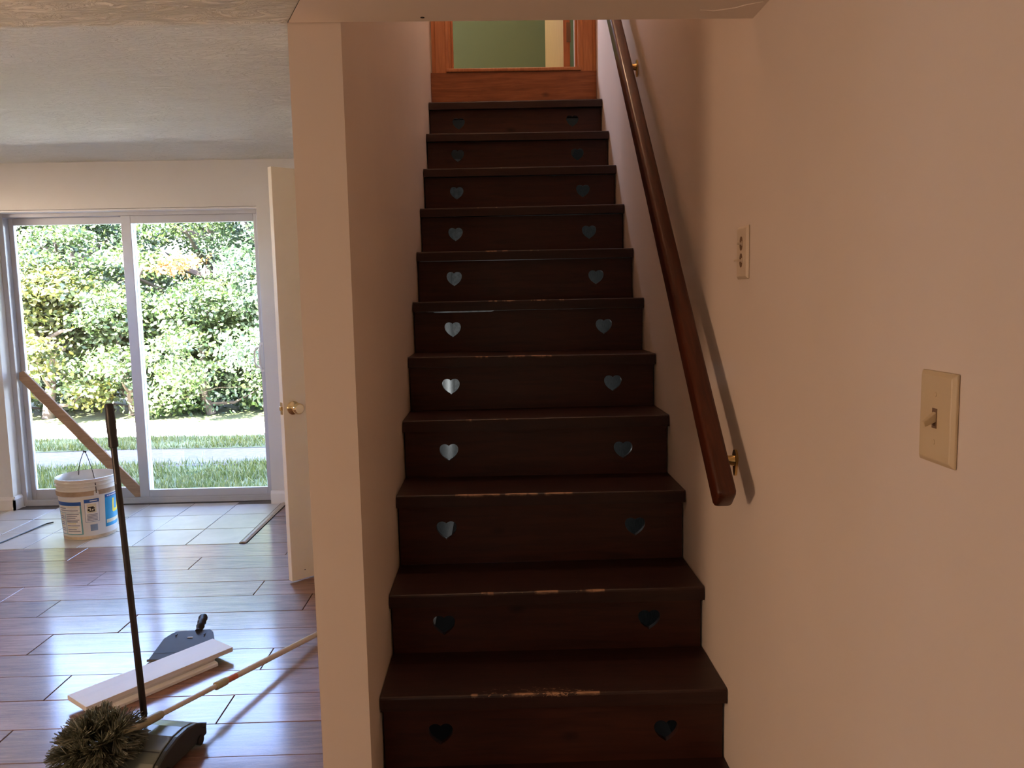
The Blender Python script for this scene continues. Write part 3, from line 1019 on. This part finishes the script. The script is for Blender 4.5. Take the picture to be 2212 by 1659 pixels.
prof = [(0.0, 0.004), (RB - 0.006, 0.003), (RB - 0.002, 0.0), (RB, 0.004), (rad(0.265), 0.265), (rad(0.268) + 0.003, 0.268), (rad(0.27) + 0.008, 0.272), (rad(0.305) + 0.008, 0.302), (rad(0.31) + 0.001, 0.306),
        (rad(0.325), 0.322), (rad(0.325) + 0.009, 0.326), (rad(0.33) + 0.009, 0.330), (rad(0.332), 0.334), (rad(0.345), 0.347), (rad(0.35) + 0.008, 0.350), (rad(0.35) + 0.008, 0.354),
        (rad(0.36) + 0.001, 0.357), (RT + 0.002, 0.368), (RT + 0.004, HB), (RT - 0.001, HB + 0.001), (RT - 0.003, HB - 0.004), (RB - 0.004, 0.010), (0.0, 0.008)]
MB().lathe(prof, 56).build('body', BUCKET, bk, smooth=True)
# dirty collar and dirty foot ring
MB().lathe([(rad(0.272) + 0.0085, 0.273), (rad(0.30) + 0.0086, 0.3015)], 56).build('dirty_band', BDIRT, bk, smooth=True)


MB().lathe([(RB + 0.0006, 0.004), (rad(0.022) + 0.0006, 0.022)], 56).build('dirty_foot', BFOOT, bk, smooth=True)


def patch(name, a0, a1, z0, z1, mat, parent, off=0.0006, na=10):
    m = MB()
    v, f = [], []
    for j in range(na + 1):
        a = math.radians(a0 + (a1 - a0) * j / na)
        for z in (z0, z1):
            r = rad(z) + off
            v.append((r * math.cos(a), r * math.sin(a), z))
    for j in range(na):
        f.append((2 * j, 2 * j + 2, 2 * j + 3, 2 * j + 1))
    m.add(v, f)
    return m.build(name, mat, parent, smooth=True)


def patches(name, rects, mat, parent, off):
    m = MB()
    for a0, a1, z0, z1 in rects:
        na = max(1, int(abs(a1 - a0) / 6) + 1)
        v, f = [], []
        for j in range(na + 1):
            a = math.radians(a0 + (a1 - a0) * j / na)
            for z in (z0, z1):
                r = rad(z) + off
                v.append((r * math.cos(a), r * math.sin(a), z))
        for j in range(na):
            f.append((2 * j, 2 * j + 2, 2 * j + 3, 2 * j + 1))
        m.add(v, f)
    o = m.build(name, mat, parent)
    if len(rects) > 1:
        o['kind'] = 'stuff'
    return o


INKB = plain('royal_blue_ink', (0.02, 0.10, 0.38), 0.4)
INKC = plain('cyan_ink', (0.015, 0.30, 0.60), 0.4)
INKT = plain('teal_ink', (0.16, 0.42, 0.46), 0.4)
INKG = plain('grey_ink', (0.30, 0.32, 0.36), 0.5)
INKY = plain('yellow_ink', (0.85, 0.72, 0.06), 0.4)
INKP = plain('pale_yellow_ink', (0.72, 0.68, 0.48), 0.4)
INKW = plain('white_ink', (0.80, 0.80, 0.78), 0.4)
INKS = plain('slate_blue_ink', (0.22, 0.30, 0.42), 0.5)
# left text panel (negative angles are to the left of the viewer-facing side)
lb = patch('text_label', -82, -15, 0.035, 0.238, INKT, bk, 0.0005)
patches('label_field', [(-76, -18, 0.040, 0.215)], INKW, lb, 0.0009)
patches('label_bar', [(-82, -15, 0.216, 0.238)], INKB, lb, 0.0009)
patches('label_rule', [(-55, -53.5, 0.040, 0.172), (-76, -18, 0.171, 0.1735)], INKT, lb, 0.0012)
rects, recty = [], []
for k in range(9):
    zz = 0.158 - k * 0.0125
    (rects if k % 3 else recty).append((-73, -58, zz, zz + 0.006))
for k in range(10):
    zz = 0.160 - k * 0.0118
    (recty if k in (5, 7) else rects).append((-51, -21 - 4 * ((k * 7) % 3), zz, zz + (0.0085 if k in (4, 5) else 0.006)))
rects += [(-72, -50, 0.196, 0.203), (-68, -22, 0.183, 0.189)]
recty += [(-68, -22, 0.206, 0.211)]
patches('label_text', rects, INKG, lb, 0.0013)
patches('label_tint', recty, INKP, lb, 0.0013)
# warning panel in the middle
wl = patch('warning_label', -9, 20, 0.108, 0.250, INKS, bk, 0.0005)
patches('label_field', [(-8, 19, 0.111, 0.228)], INKW, wl, 0.0009)
patches('label_bar', [(-9, 20, 0.229, 0.250)], INKB, wl, 0.0009)
patches('label_text', [(2, 17, 0.236, 0.242)], INKW, wl, 0.0013)
patches('label_text', [(-5, 16, 0.116 + 0.0088 * k, 0.1215 + 0.0088 * k) for k in range(5)], INKG, wl, 0.0013)
patches('label_tint', [(-4, 14, 0.165, 0.220)], INKP, wl, 0.0011)
patches('pictogram', [(-2, 9, 0.196, 0.204), (3, 11, 0.189, 0.197), (-3, 1, 0.178, 0.190), (0, 8, 0.172, 0.179), (8, 11, 0.172, 0.186), (3.5, 5.5, 0.180, 0.188)], STRING, wl, 0.0014)
patch('square_label', 0, 15, 0.052, 0.092, INKS, bk, 0.0006)
# big blue panel on the right
bl = patch('blue_label', 33, 130, 0.060, 0.262, INKC, bk, 0.0005, 16)
patches('label_bar', [(33, 130, 0.243, 0.262)], INKB, bl, 0.0009)
patches('label_text', [(38 + 5 * k, 42 + 5 * k, 0.249, 0.255) for k in range(9)], INKW, bl, 0.0013)
patches('label_wave', [(36, 130, 0.082, 0.104)], INKP, bl, 0.0009)
patches('letter_u', [(53, 58.5, 0.158, 0.228), (70, 76, 0.158, 0.228), (53, 76, 0.146, 0.160), (55, 74, 0.140, 0.147)], INKY, bl, 0.0014)
# wire bail with its grip, standing up
pv = rad(0.285) + 0.010
sway = math.radians(8)
wire = []
for k in range(25):
    a = PI * k / 24
    x, z = math.cos(a), math.sin(a)
    wire.append((x * pv * (1 - 0.55 * math.sin(a) ** 3), 0.0, 0.285 + 0.232 * z))
hd = MB().tube(wire, 0.0024, 6)
hd.xform(Matrix.Rotation(math.radians(15), 4, 'Z'))
ho = hd.build('bail', BLACKMETAL, bk, smooth=True)
ga = Vector((math.cos(math.radians(15)), math.sin(math.radians(15)), 0))
gc = Vector((0, 0, 0.285 + 0.232))
MB().tube([gc - ga * 0.022, gc - ga * 0.020, gc + ga * 0.020, gc + ga * 0.022], [0.004, 0.006, 0.006, 0.004], 10).build('grip', BLACK, ho)
for sg in (1, -1):
    MB().box(-0.014, 0.014, -0.02, 0.02, -0.022, 0.022).xform(Matrix.Translation(ga * sg * (pv - 0.008) + Vector((0, 0, 0.286)))
        @ Matrix.Rotation(math.radians(15), 4, 'Z') @ Matrix.Diagonal((0.5, 0.7, 0.7, 1))).build('ear', BUCKET, bk, bevel=0.003)

# thin black rod on the tiles
tag(MB().tube([(-3.05, 4.40, 0.005), (-2.998, 4.635, 0.005), (-2.96, 4.98, 0.005), (-2.950, 5.040, 0.005), (-2.922, 5.068, 0.006)], 0.0042, 8).build('cable', BLACK, smooth=True),
    'thin black cable end lying on the pale tiles', 'cable')

# ------------------------------------------------------------------ boards
def board(name, x0, y0, ang, L, W, z0, z1, label, mat=PRIMED, notch=False):
    o = empty(name, (x0, y0, z0), ang) if notch else None
    if notch:
        tag(o, label, 'board', 'white boards on the floor')
        return o
    ob = MB().box(0, L, 0, W, 0, z1 - z0).build(name, mat, None, (x0, y0, z0), bevel=0.0012)
    ob.rotation_euler = (0, 0, ang)
    return tag(ob, label, 'board', 'white boards on the floor')


# top board: near edge from B to C
bz = 0.0445
Bp, Cp = Vector((-1.4205, 2.562)), Vector((-1.0705, 3.003))
ang = math.atan2(Cp.y - Bp.y, Cp.x - Bp.x)
board('primed_board', Bp.x, Bp.y, ang, (Cp - Bp).length, 0.140, bz - 0.018, bz, 'white primed board lying on top of the floor stack')
# board underneath: moulded trim, shifted
l0, l1 = Vector((-1.350, 2.622)), Vector((-1.114, 2.925))
a2 = math.atan2(l1.y - l0.y, l1.x - l0.x)
u = MB()
u.prism([(0, 0), (0.095, 0), (0.095, 0.026), (0.006, 0.026), (0.006, 0.017), (0.0, 0.013)], 0.0, (l1 - l0).length + 0.01, 0)
# cut corner block at the left end
uo = MB().prism([(0, 0), (0.095, 0), (0.095, 0.0258), (0.022, 0.0258), (0.022, 0.016), (0.004, 0.014), (0.0, 0.010)], 0, (l1 - l0).length + 0.012, 0).build(
    'primed_moulding', PRIMED, None, (l0.x, l0.y, 0.0008))
uo.rotation_euler = (0, 0, a2)
tag(uo, 'white moulded trim piece lying under the top board', 'board', 'white boards on the floor')

# ------------------------------------------------------------------ dustpan
dp = empty('dustpan', (-1.28, 3.08, 0.001))
tag(dp, 'dark slate dustpan lying on the planks behind the white boards', 'dustpan')
pan = MB()
# floor plate: wide mouth toward viewer, narrower back edge, rising to the back
mouth = 0.122
outl = [(-0.122, -0.095), (0.132, -0.095), (0.122, -0.02), (0.098, 0.032), (0.078, 0.078), (0.058, 0.100), (-0.078, 0.090), (-0.092, 0.078), (-0.113, 0.045)]


def zp(y):
    return 0.004 + (y + 0.095) / 0.195 * 0.042


v = [(x, y, zp(y)) for x, y in outl] + [(x, y, zp(y) - 0.004) for x, y in outl]
k = len(outl)
pan.add(v, [tuple(range(k)), tuple(range(k, 2 * k))[::-1]] + [(i, (i + 1) % k, k + (i + 1) % k, k + i) for i in range(k)])
pan.build('pan', PAN, dp, bevel=0.0012)
MB().add([(-mouth + 0.004, -0.050, zp(-0.050) + 0.0008), (mouth, -0.050, zp(-0.050) + 0.0008), (mouth, -0.044, zp(-0.044) + 0.0008), (-mouth + 0.004, -0.044, zp(-0.044) + 0.0008)], [(0, 1, 2, 3)]).build('groove', BLACK, dp)
MB().tube([(-0.122, -0.095, 0.0058), (0.132, -0.095, 0.0058)], 0.005, 8).build('lip', BLACK, dp)
for xx in (-0.070, 0.046):
    MB().box(xx - 0.0025, xx + 0.0025, 0.058, 0.074, zp(0.066) + 0.0006, zp(0.066) + 0.0026).build('slot', STRING, dp)
MB().box(-0.017, 0.004, 0.044, 0.049, zp(0.0465) + 0.0004, zp(0.0465) + 0.0018).build('badge', INKW, dp)
hnd = MB().tube([(0.012, 0.092, 0.040), (0.012, 0.104, 0.046), (0.010, 0.118, 0.051), (0.008, 0.130, 0.054), (0.006, 0.146, 0.058), (0.004, 0.158, 0.060), (0.001, 0.174, 0.063), (-0.002, 0.188, 0.064), (-0.004, 0.196, 0.063)],
                [0.015, 0.0125, 0.0175, 0.0135, 0.0185, 0.014, 0.0195, 0.016, 0.005], 12)
hnd.build('handle', BLACK, dp, smooth=True)

# ------------------------------------------------------------------ carpet sweeper
cs = empty('carpet_sweeper', (-1.103, 2.318, 0.001), math.radians(-11))
tag(cs, 'dark green grey carpet sweeper with upright black handle', 'carpet sweeper')
hw, hd_ = 0.118, 0.128
prof = [(-hd_, 0.022), (-hd_, 0.046), (-hd_ + 0.012, 0.058), (-0.075, 0.078), (-0.02, 0.090), (0.035, 0.089), (0.080, 0.078), (hd_ - 0.012, 0.058), (hd_, 0.046), (hd_, 0.022)]
MB().prism(prof, -hw + 0.020, hw - 0.020, 0).build('cover', SWEEP, cs, bevel=0.003)
pe = [(-hd_ - 0.002, 0.014), (-hd_ - 0.002, 0.044), (-hd_ + 0.010, 0.057), (-0.075, 0.077), (-0.02, 0.089), (0.035, 0.088), (0.080, 0.077), (hd_ - 0.008, 0.057), (hd_ + 0.002, 0.044), (hd_ + 0.002, 0.014)]
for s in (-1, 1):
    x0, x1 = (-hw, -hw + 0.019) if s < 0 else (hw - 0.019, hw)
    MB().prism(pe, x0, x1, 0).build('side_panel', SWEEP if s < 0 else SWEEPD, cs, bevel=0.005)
MB().box(-hw + 0.004, hw - 0.004, -hd_ + 0.006, hd_ - 0.006, 0.010, 0.024).build('bumper', BLACK, cs, bevel=0.003)
MB().box(-hw + 0.015, hw - 0.015, -hd_ - 0.004, -hd_ + 0.001, 0.030, 0.036).build('front_trim', IVORYDARK, cs)
MB().add([(-0.097, -0.088, 0.0765), (0.097, -0.088, 0.0765), (0.097, -0.084, 0.0780), (-0.097, -0.084, 0.0780)], [(0, 1, 2, 3)]).build('seam', SWEEPD, cs)
for k in range(2):
    MB().box(-0.060, -0.022, -0.104 + 0.010 * k, -0.100 + 0.010 * k, 0.0655 + 0.0040 * k, 0.0682 + 0.0040 * k).build('lettering', INKG, cs)
for sx in (-1, 1):
    for sy in (-1, 1):
        MB().tube([(sx * (hw + 0.0045), sy * 0.088, 0.0165), (sx * (hw - 0.006), sy * 0.088, 0.0165)], 0.0160, 16).build('wheel', BLACK, cs)
MB().tube([(hw - 0.006, 0.112, 0.052), (hw + 0.006, 0.118, 0.050)], 0.009, 10).build('corner_bumper', BLACK, cs)
# bail yoke and rod, in world space then brought into local
CSM = (Matrix.Translation((-1.103, 2.318, 0.001)) @ Matrix.Rotation(math.radians(-11), 4, 'Z')).inverted()
p0 = Vector((-1.127, 2.356, 0.086))
p1 = Vector((-1.163, 2.352, 1.108))


def lerp(t):
    return p0 + (p1 - p0) * t


yk = MB().tube([lerp(0.0), lerp(0.012), lerp(0.04)], [0.004, 0.0062, 0.0098], 12)
yk.xform(CSM)
yk.build('pivot', BLACK, cs, smooth=True)
rd = MB()
rd.tube([lerp(0.035), lerp(0.243)], 0.0102, 14)
rd.tube([lerp(0.243), lerp(0.246), lerp(0.475)], [0.0105, 0.0098, 0.0098], 14)
rd.tube([lerp(0.475), lerp(0.478), lerp(0.76)], [0.0102, 0.0094, 0.0094], 14)
rd.tube([lerp(0.76), lerp(0.763), lerp(0.90)], [0.0098, 0.009, 0.009], 14)
rd.xform(CSM)
rod = rd.build('handle_rod', BLACKMETAL, cs, smooth=True)
gr = MB().tube([lerp(0.868), lerp(0.871), lerp(0.885), lerp(0.90), lerp(0.915), lerp(0.93), lerp(0.945), lerp(0.962), lerp(0.98), lerp(0.994), lerp(1.0)],
               [0.010, 0.0138, 0.0136, 0.0126, 0.0144, 0.0138, 0.0146, 0.0128, 0.0124, 0.0126, 0.009], 16)
gr.xform(CSM)
gr.build('grip', BLACK, rod, smooth=True)

# ------------------------------------------------------------------ cobweb brush on a telescopic pole
cb = empty('cobweb_brush', (-1.20, 2.215, 0.0))
tag(cb, 'bushy green grey cobweb brush on a long cream pole across the sweeper', 'brush')
CBM = Matrix.Translation((1.20, -2.215, 0.0))
q0 = Vector((-1.106, 2.318, 0.118))
q1 = Vector((-0.7690, 3.149, 0.026))
qd = (q1 - q0)


def q(t):
    return q0 + qd * t


def cbt(pts, rad_, name, mat, n_=14, parent=None):
    return MB().tube(pts, rad_, n_).xform(CBM).build(name, mat, parent or cb, smooth=True)


bc = Vector((-1.202, 2.216, 0.108))       # centre of the brush head
fe = q(-0.055)
cbt([bc, bc + (fe - bc) * 0.6, fe, q(0.02), q(0.065), q(0.07)], [0.010, 0.011, 0.0135, 0.0140, 0.0132, 0.011], 'ferrule', POLEOLIVE)
cbt([q(0.05), q(0.32), q(0.36)], 0.0085, 'inner_tube', POLEM)
cbt([q(0.335), q(0.338), q(0.36), q(0.392), q(0.395)], [0.0125, 0.0145, 0.0145, 0.0138, 0.0115], 'collar', POLEOLIVE)
op = cbt([q(0.385), q(1.11)], 0.0108, 'outer_tube', POLEM)
cbt([q(0.398), q(0.450)], 0.01095, 'red_band', REDBAND, parent=op)
# bristles
axis = (fe - bc).normalized()
e1 = axis.cross(Vector((0, 0, 1))).normalized()
e2 = e1.cross(axis).normalized()
V, Fc = [], []
NB = 7200
for i in range(NB):
    if i % 44 == 0:
        u_ = rng.uniform(-1, 1)
        ph = rng.uniform(0, 2 * PI)
        lean = Vector(rng.normal(0, 0.45, 3))
        tl_ = rng.uniform(0.88, 1.08)
    uu = max(-1, min(1, u_ + rng.normal(0, 0.05)))
    pp = ph + rng.normal(0, 0.06)
    rr_ = math.sqrt(max(0, 1 - 0.97 * uu * uu))
    dirv = (axis * (uu * 0.95) + (e1 * math.cos(pp) + e2 * math.sin(pp)) * rr_).normalized()
    root = bc + axis * (uu * 0.03) + dirv * 0.012
    L_ = 0.098 * tl_ * rng.uniform(0.90, 1.04)
    mid_ = root + dirv * L_ * 0.55
    tip = mid_ + (dirv + lean * 0.9 + Vector(rng.normal(0, 0.16, 3))).normalized() * L_ * 0.45
    for pnt in (mid_, tip):
        if pnt.z < 0.006:
            pnt.z = 0.006 + 0.01 * rng.random()
    sd_ = Vector(rng.normal(0, 1, 3)).cross(dirv).normalized() * 0.0012
    b0 = len(V)
    V += [tuple(root), tuple(mid_ - sd_), tuple(mid_ + sd_), tuple(tip + sd_), tuple(tip - sd_)]
    Fc += [(b0, b0 + 2, b0 + 1), (b0 + 1, b0 + 2, b0 + 3, b0 + 4)]
m = MB()
m.v, m.f = V, Fc
m.xform(CBM)
bo = link('bristles', m.mesh('bristles'), BRISTLE, cb)
bo['kind'] = 'stuff'

# ------------------------------------------------------------------ outside
GZ = -0.10
gl = MB()


def ground(name, y0, y1, mat, label, amp=0.05, zoff=0.0):
    nx = 60
    v, f = [], []
    for j, y in enumerate((y0, y1)):
        for i in range(nx + 1):
            x = -16 + 24 * i / nx
            yy = y + amp * (math.sin(x * 1.7 + y) + 0.5 * math.sin(x * 4.3 + y * 3)) + (x + 3.5) * -0.11 * 0
            v.append((x, yy, GZ + zoff))
    for i in range(nx):
        f.append((i, i + 1, nx + 2 + i, nx + 1 + i))
    m = MB()
    m.add(v, f)
    return tag(m.build(name, mat), label, kind='structure')


ground('ground', 5.60, 7.45, LAWN, 'shaded lawn right outside the sliding door', 0.0)
sbox('bounce_slab', (-3.8, -1.2, 5.61, 6.12, -0.3, -0.06), BOUNCEM, 'pale concrete slab added outside the sliding door to bounce light')  # unseen slab added to throw daylight up onto the ceiling
ground('ground_path', 7.30, 8.30, DIRT, 'grey gravel track beyond the lawn', 0.0, 0.004)
ground('ground_verge', 8.18, 8.98, LAWN, 'grass verge beyond the gravel track', 0.04, 0.008)
ground('ground_road', 8.90, 10.3, ROADM, 'bright sunlit pale road in front of the trees', 0.04, 0.004)
ground('ground_woods', 10.1, 30.0, LAWN, 'ground under the trees', 0.1, 0.008)


def grass(name, boxes, label, n_):
    V, Fc = [], []
    tot = sum((b_[1] - b_[0]) * (b_[3] - b_[2]) for b_ in boxes)
    for bx in boxes:
        cnt = int(n_ * (bx[1] - bx[0]) * (bx[3] - bx[2]) / tot)
        xs = rng.uniform(bx[0], bx[1], cnt)
        ys = rng.uniform(bx[2], bx[3], cnt)
        keep = rng.random(cnt) < (0.55 + 0.45 * np.sin(xs * 3 + ys * 4) * np.cos(ys * 7 - xs))
        for x, y in zip(xs[keep], ys[keep]):
            h = rng.uniform(0.03, 0.085)
            a = rng.uniform(0, PI)
            dx, dy = math.cos(a) * 0.006, math.sin(a) * 0.006
            lx, ly = rng.normal(0, 0.025, 2)
            b0 = len(V)
            V += [(x - dx, y - dy, GZ), (x + dx, y + dy, GZ), (x + lx, y + ly, GZ + h)]
            Fc.append((b0, b0 + 1, b0 + 2))
    m = MB()
    m.v, m.f = V, Fc
    return tag(link(name, m.mesh(name), GRASSM), label, 'grass', kind='stuff')


grass('lawn_grass', [(-5.5, -1.2, 6.0, 7.42)], 'short green grass on the lawn outside the door', 26000)
grass('verge_grass', [(-7.0, -1.8, 8.2, 8.95)], 'green grass on the verge beyond the track', 14000)


def leaf_mesh(name, blobs, n_, size, dome=True):
    """leaves gathered into sprays inside the given blobs (x, y, z, r)"""
    w = np.array([b_[3] ** 2 for b_ in blobs])
    w = w / w.sum()
    per = 46
    nsp = max(8, n_ // per)
    bi = rng.choice(len(blobs), nsp, p=w)
    B_ = np.array(blobs)[bi]
    dirs = rng.normal(size=(nsp, 3))
    if dome:
        dirs[:, 2] = np.abs(dirs[:, 2]) - 0.12
    dirs /= np.linalg.norm(dirs, axis=1)[:, None]
    rr2 = rng.uniform(0.72, 1.0, nsp)
    cen = B_[:, :3] + dirs * (B_[:, 3] * rr2)[:, None] * np.array([1, 1, 0.72])
    cen = np.repeat(cen, per, 0)
    nn = len(cen)
    pos = cen + rng.normal(size=(nn, 3)) * np.array([0.13, 0.13, 0.06])
    nrm = rng.normal(size=(nn, 3)) * 0.75 + np.repeat(dirs, per, 0) * 0.5 + np.array([0, -0.1, 0.7])
    nrm /= np.linalg.norm(nrm, axis=1)[:, None]
    t = np.cross(nrm, rng.normal(size=(nn, 3)))
    t /= np.linalg.norm(t, axis=1)[:, None]
    b2 = np.cross(nrm, t)
    L_ = (size * rng.uniform(0.7, 1.3, nn))[:, None]
    W_ = L_ * 0.30
    pos[:, 2] = np.maximum(pos[:, 2], GZ + 0.05)
    v = np.empty((nn, 4, 3))
    v[:, 0] = pos - t * L_ * 0.5
    v[:, 1] = pos + b2 * W_ - nrm * L_ * 0.05
    v[:, 2] = pos + t * L_ * 0.5
    v[:, 3] = pos - b2 * W_ - nrm * L_ * 0.05
    me = bpy.data.meshes.new(name)
    me.vertices.add(nn * 4)
    me.vertices.foreach_set('co', v.reshape(-1))
    me.loops.add(nn * 4)
    me.loops.foreach_set('vertex_index', np.arange(nn * 4))
    me.polygons.add(nn)
    me.polygons.foreach_set('loop_start', np.arange(0, nn * 4, 4))
    me.polygons.foreach_set('loop_total', np.full(nn, 4))
    me.update()
    me.validate()
    return me


def tree(name, loc, height, spread, n_, leafmat, label, size=0.11, low=0.8, nb=9, cat='tree', seed=0, limbs=()):
    rs = random.Random(seed)
    t = empty(name, (loc[0], loc[1], GZ))
    tag(t, label, cat)
    tk = MB()
    base = Vector((0, 0, 0))
    topp = Vector((rs.uniform(-.3, .3), rs.uniform(-.2, .2), height * 0.72))
    r0 = 0.045 * height ** 0.8
    tk.tube([base, base.lerp(topp, 0.3) + Vector((rs.uniform(-.1, .1), 0, 0)), base.lerp(topp, 0.65), topp], [r0, r0 * 0.8, r0 * 0.55, r0 * 0.25], 9)
    blobs = []
    for k in range(nb):
        hh = low + (height - low) * (k + 0.5) / nb
        a = k * 2.4 + rs.uniform(-.5, .5)
        prof_ = math.sin(min(1.0, (hh - low * 0.5) / height + 0.22) * PI) ** 0.7
        rr3 = spread * (0.62 * prof_ + 0.1)
        end = Vector((math.cos(a) * rr3, math.sin(a) * rr3 * 0.9, hh))
        st_ = base.lerp(topp, max(0.12, min(0.95, (hh - 0.45) / (height * 0.72))))
        midp = st_.lerp(end, 0.5) + Vector((0, 0, -0.08))
        tk.tube([st_, midp, end], [r0 * 0.42, r0 * 0.28, r0 * 0.10], 7)
        blobs.append((end.x, end.y, end.z, spread * (0.46 if nb < 9 else 0.30) * rs.uniform(0.6, 1.3)))
    blobs.append((topp.x, topp.y, height * 0.86, spread * 0.45))
    for pts, r1 in limbs:
        tk.tube([Vector(p) - Vector((loc[0], loc[1], GZ)) for p in pts], [r1, r1 * 0.8, r1 * 0.5][:len(pts)] if len(pts) < 4 else [r1 * (1 - 0.2 * q_) for q_ in range(len(pts))], 7)
    tk.build('trunk', BARK, t, smooth=True)
    fo = link('foliage', leaf_mesh('foliage', blobs, n_, size, cat == 'tree'), leafmat, t)
    fo['kind'] = 'stuff'
    return t


tree('tree', (-6.5, 12.2), 3.6, 2.0, 36000, LEAFS[0], 'broad green tree behind the left pane of the sliding door', 0.068, 0.5, 17, seed=1, limbs=[([(-6.45, 11.2, 1.20), (-6.1, 10.6, 1.02), (-5.72, 10.5, 0.86)], 0.05), ([(-6.0, 10.6, 1.0), (-5.75, 10.5, 1.10), (-5.6, 10.5, 1.12)], 0.03)])
tr2 = tree('tree', (-4.75, 12.6), 3.9, 2.0, 34000, LEAFS[0], 'green tree with a forked dark limb behind the door mullion', 0.068, 0.5, 17, seed=2, limbs=[([(-4.98, 11.6, 0.9), (-4.93, 11.0, 1.42), (-4.86, 10.75, 1.68), (-4.70, 10.7, 1.95)], 0.06), ([(-4.87, 10.8, 1.64), (-4.93, 10.7, 2.0), (-4.90, 10.7, 2.3)], 0.045)])
tr3 = tree('tree', (-3.3, 11.8), 3.5, 1.7, 32000, LEAFS[1], 'blue green tree behind the right edge of the sliding door', 0.062, 0.5, 16, seed=3)
tree('tree', (-8.9, 13.0), 4.0, 2.3, 16000, LEAFS[1], 'tall tree furthest left beyond the road', 0.14, 0.8, 22, seed=4)
tree('tree', (-1.2, 12.6), 3.8, 2.1, 14000, LEAFS[0], 'tree furthest right beyond the road', 0.14, 0.8, 22, seed=5)
tree('shrub', (-6.15, 10.75), 2.0, 0.95, 9000, LEAFS[2], 'yellow green shrub low behind the left pane', 0.08, 0.25, 7, 'shrub', 6)
tree('shrub', (-5.05, 10.9), 1.6, 0.9, 8000, LEAFS[0], 'mid green shrub low beside the mullion', 0.07, 0.2, 6, 'shrub', 7)
tree('shrub', (-3.95, 10.8), 1.7, 0.95, 9000, LEAFS[0], 'dense green shrub low behind the right pane', 0.07, 0.2, 6, 'shrub', 8)
tree('shrub', (-2.9, 10.8), 1.9, 0.95, 8000, LEAFS[1], 'blue green shrub at the right end of the hedge', 0.07, 0.2, 6, 'shrub', 9)
tree('shrub', (-7.5, 10.9), 1.9, 1.0, 4200, LEAFS[2], 'yellow green shrub at the left end of the hedge', 0.10, 0.2, 6, 'shrub', 10)
tree('shrub', (-5.6, 11.4), 1.3, 1.1, 9000, LEAFS[0], 'low dark undergrowth behind the left pane of the door', 0.07, 0.05, 6, 'shrub', 21)
tree('shrub', (-6.9, 11.3), 1.3, 1.1, 8000, LEAFS[1], 'low undergrowth at the far left behind the hedge', 0.07, 0.05, 6, 'shrub', 22)
tree('shrub', (-4.45, 11.5), 1.3, 1.1, 9000, LEAFS[1], 'low undergrowth behind the middle of the hedge', 0.07, 0.05, 6, 'shrub', 23)
tree('shrub', (-3.35, 11.5), 1.3, 1.1, 8000, LEAFS[0], 'low undergrowth at the far right behind the hedge', 0.07, 0.05, 6, 'shrub', 24)
tree('tree', (-5.6, 15.0), 4.4, 2.6, 16000, LEAFS[1], 'distant tree furthest back behind the mullion', 0.11, 0.2, 22, seed=25)
tree('tree', (-8.2, 15.5), 4.4, 2.6, 14000, LEAFS[0], 'distant tree furthest back behind the left pane', 0.11, 0.2, 22, seed=26)
tree('tree', (-3.2, 15.2), 4.4, 2.6, 14000, LEAFS[0], 'distant tree furthest back behind the right pane', 0.11, 0.2, 22, seed=27)
oo = link('orange_leaves', leaf_mesh('orange_leaves', [(-0.98, -1.3, 1.98, 0.13), (-0.84, -1.3, 2.06, 0.10)], 150, 0.06), ORANGELEAF, tr3)
oo['kind'] = 'stuff'
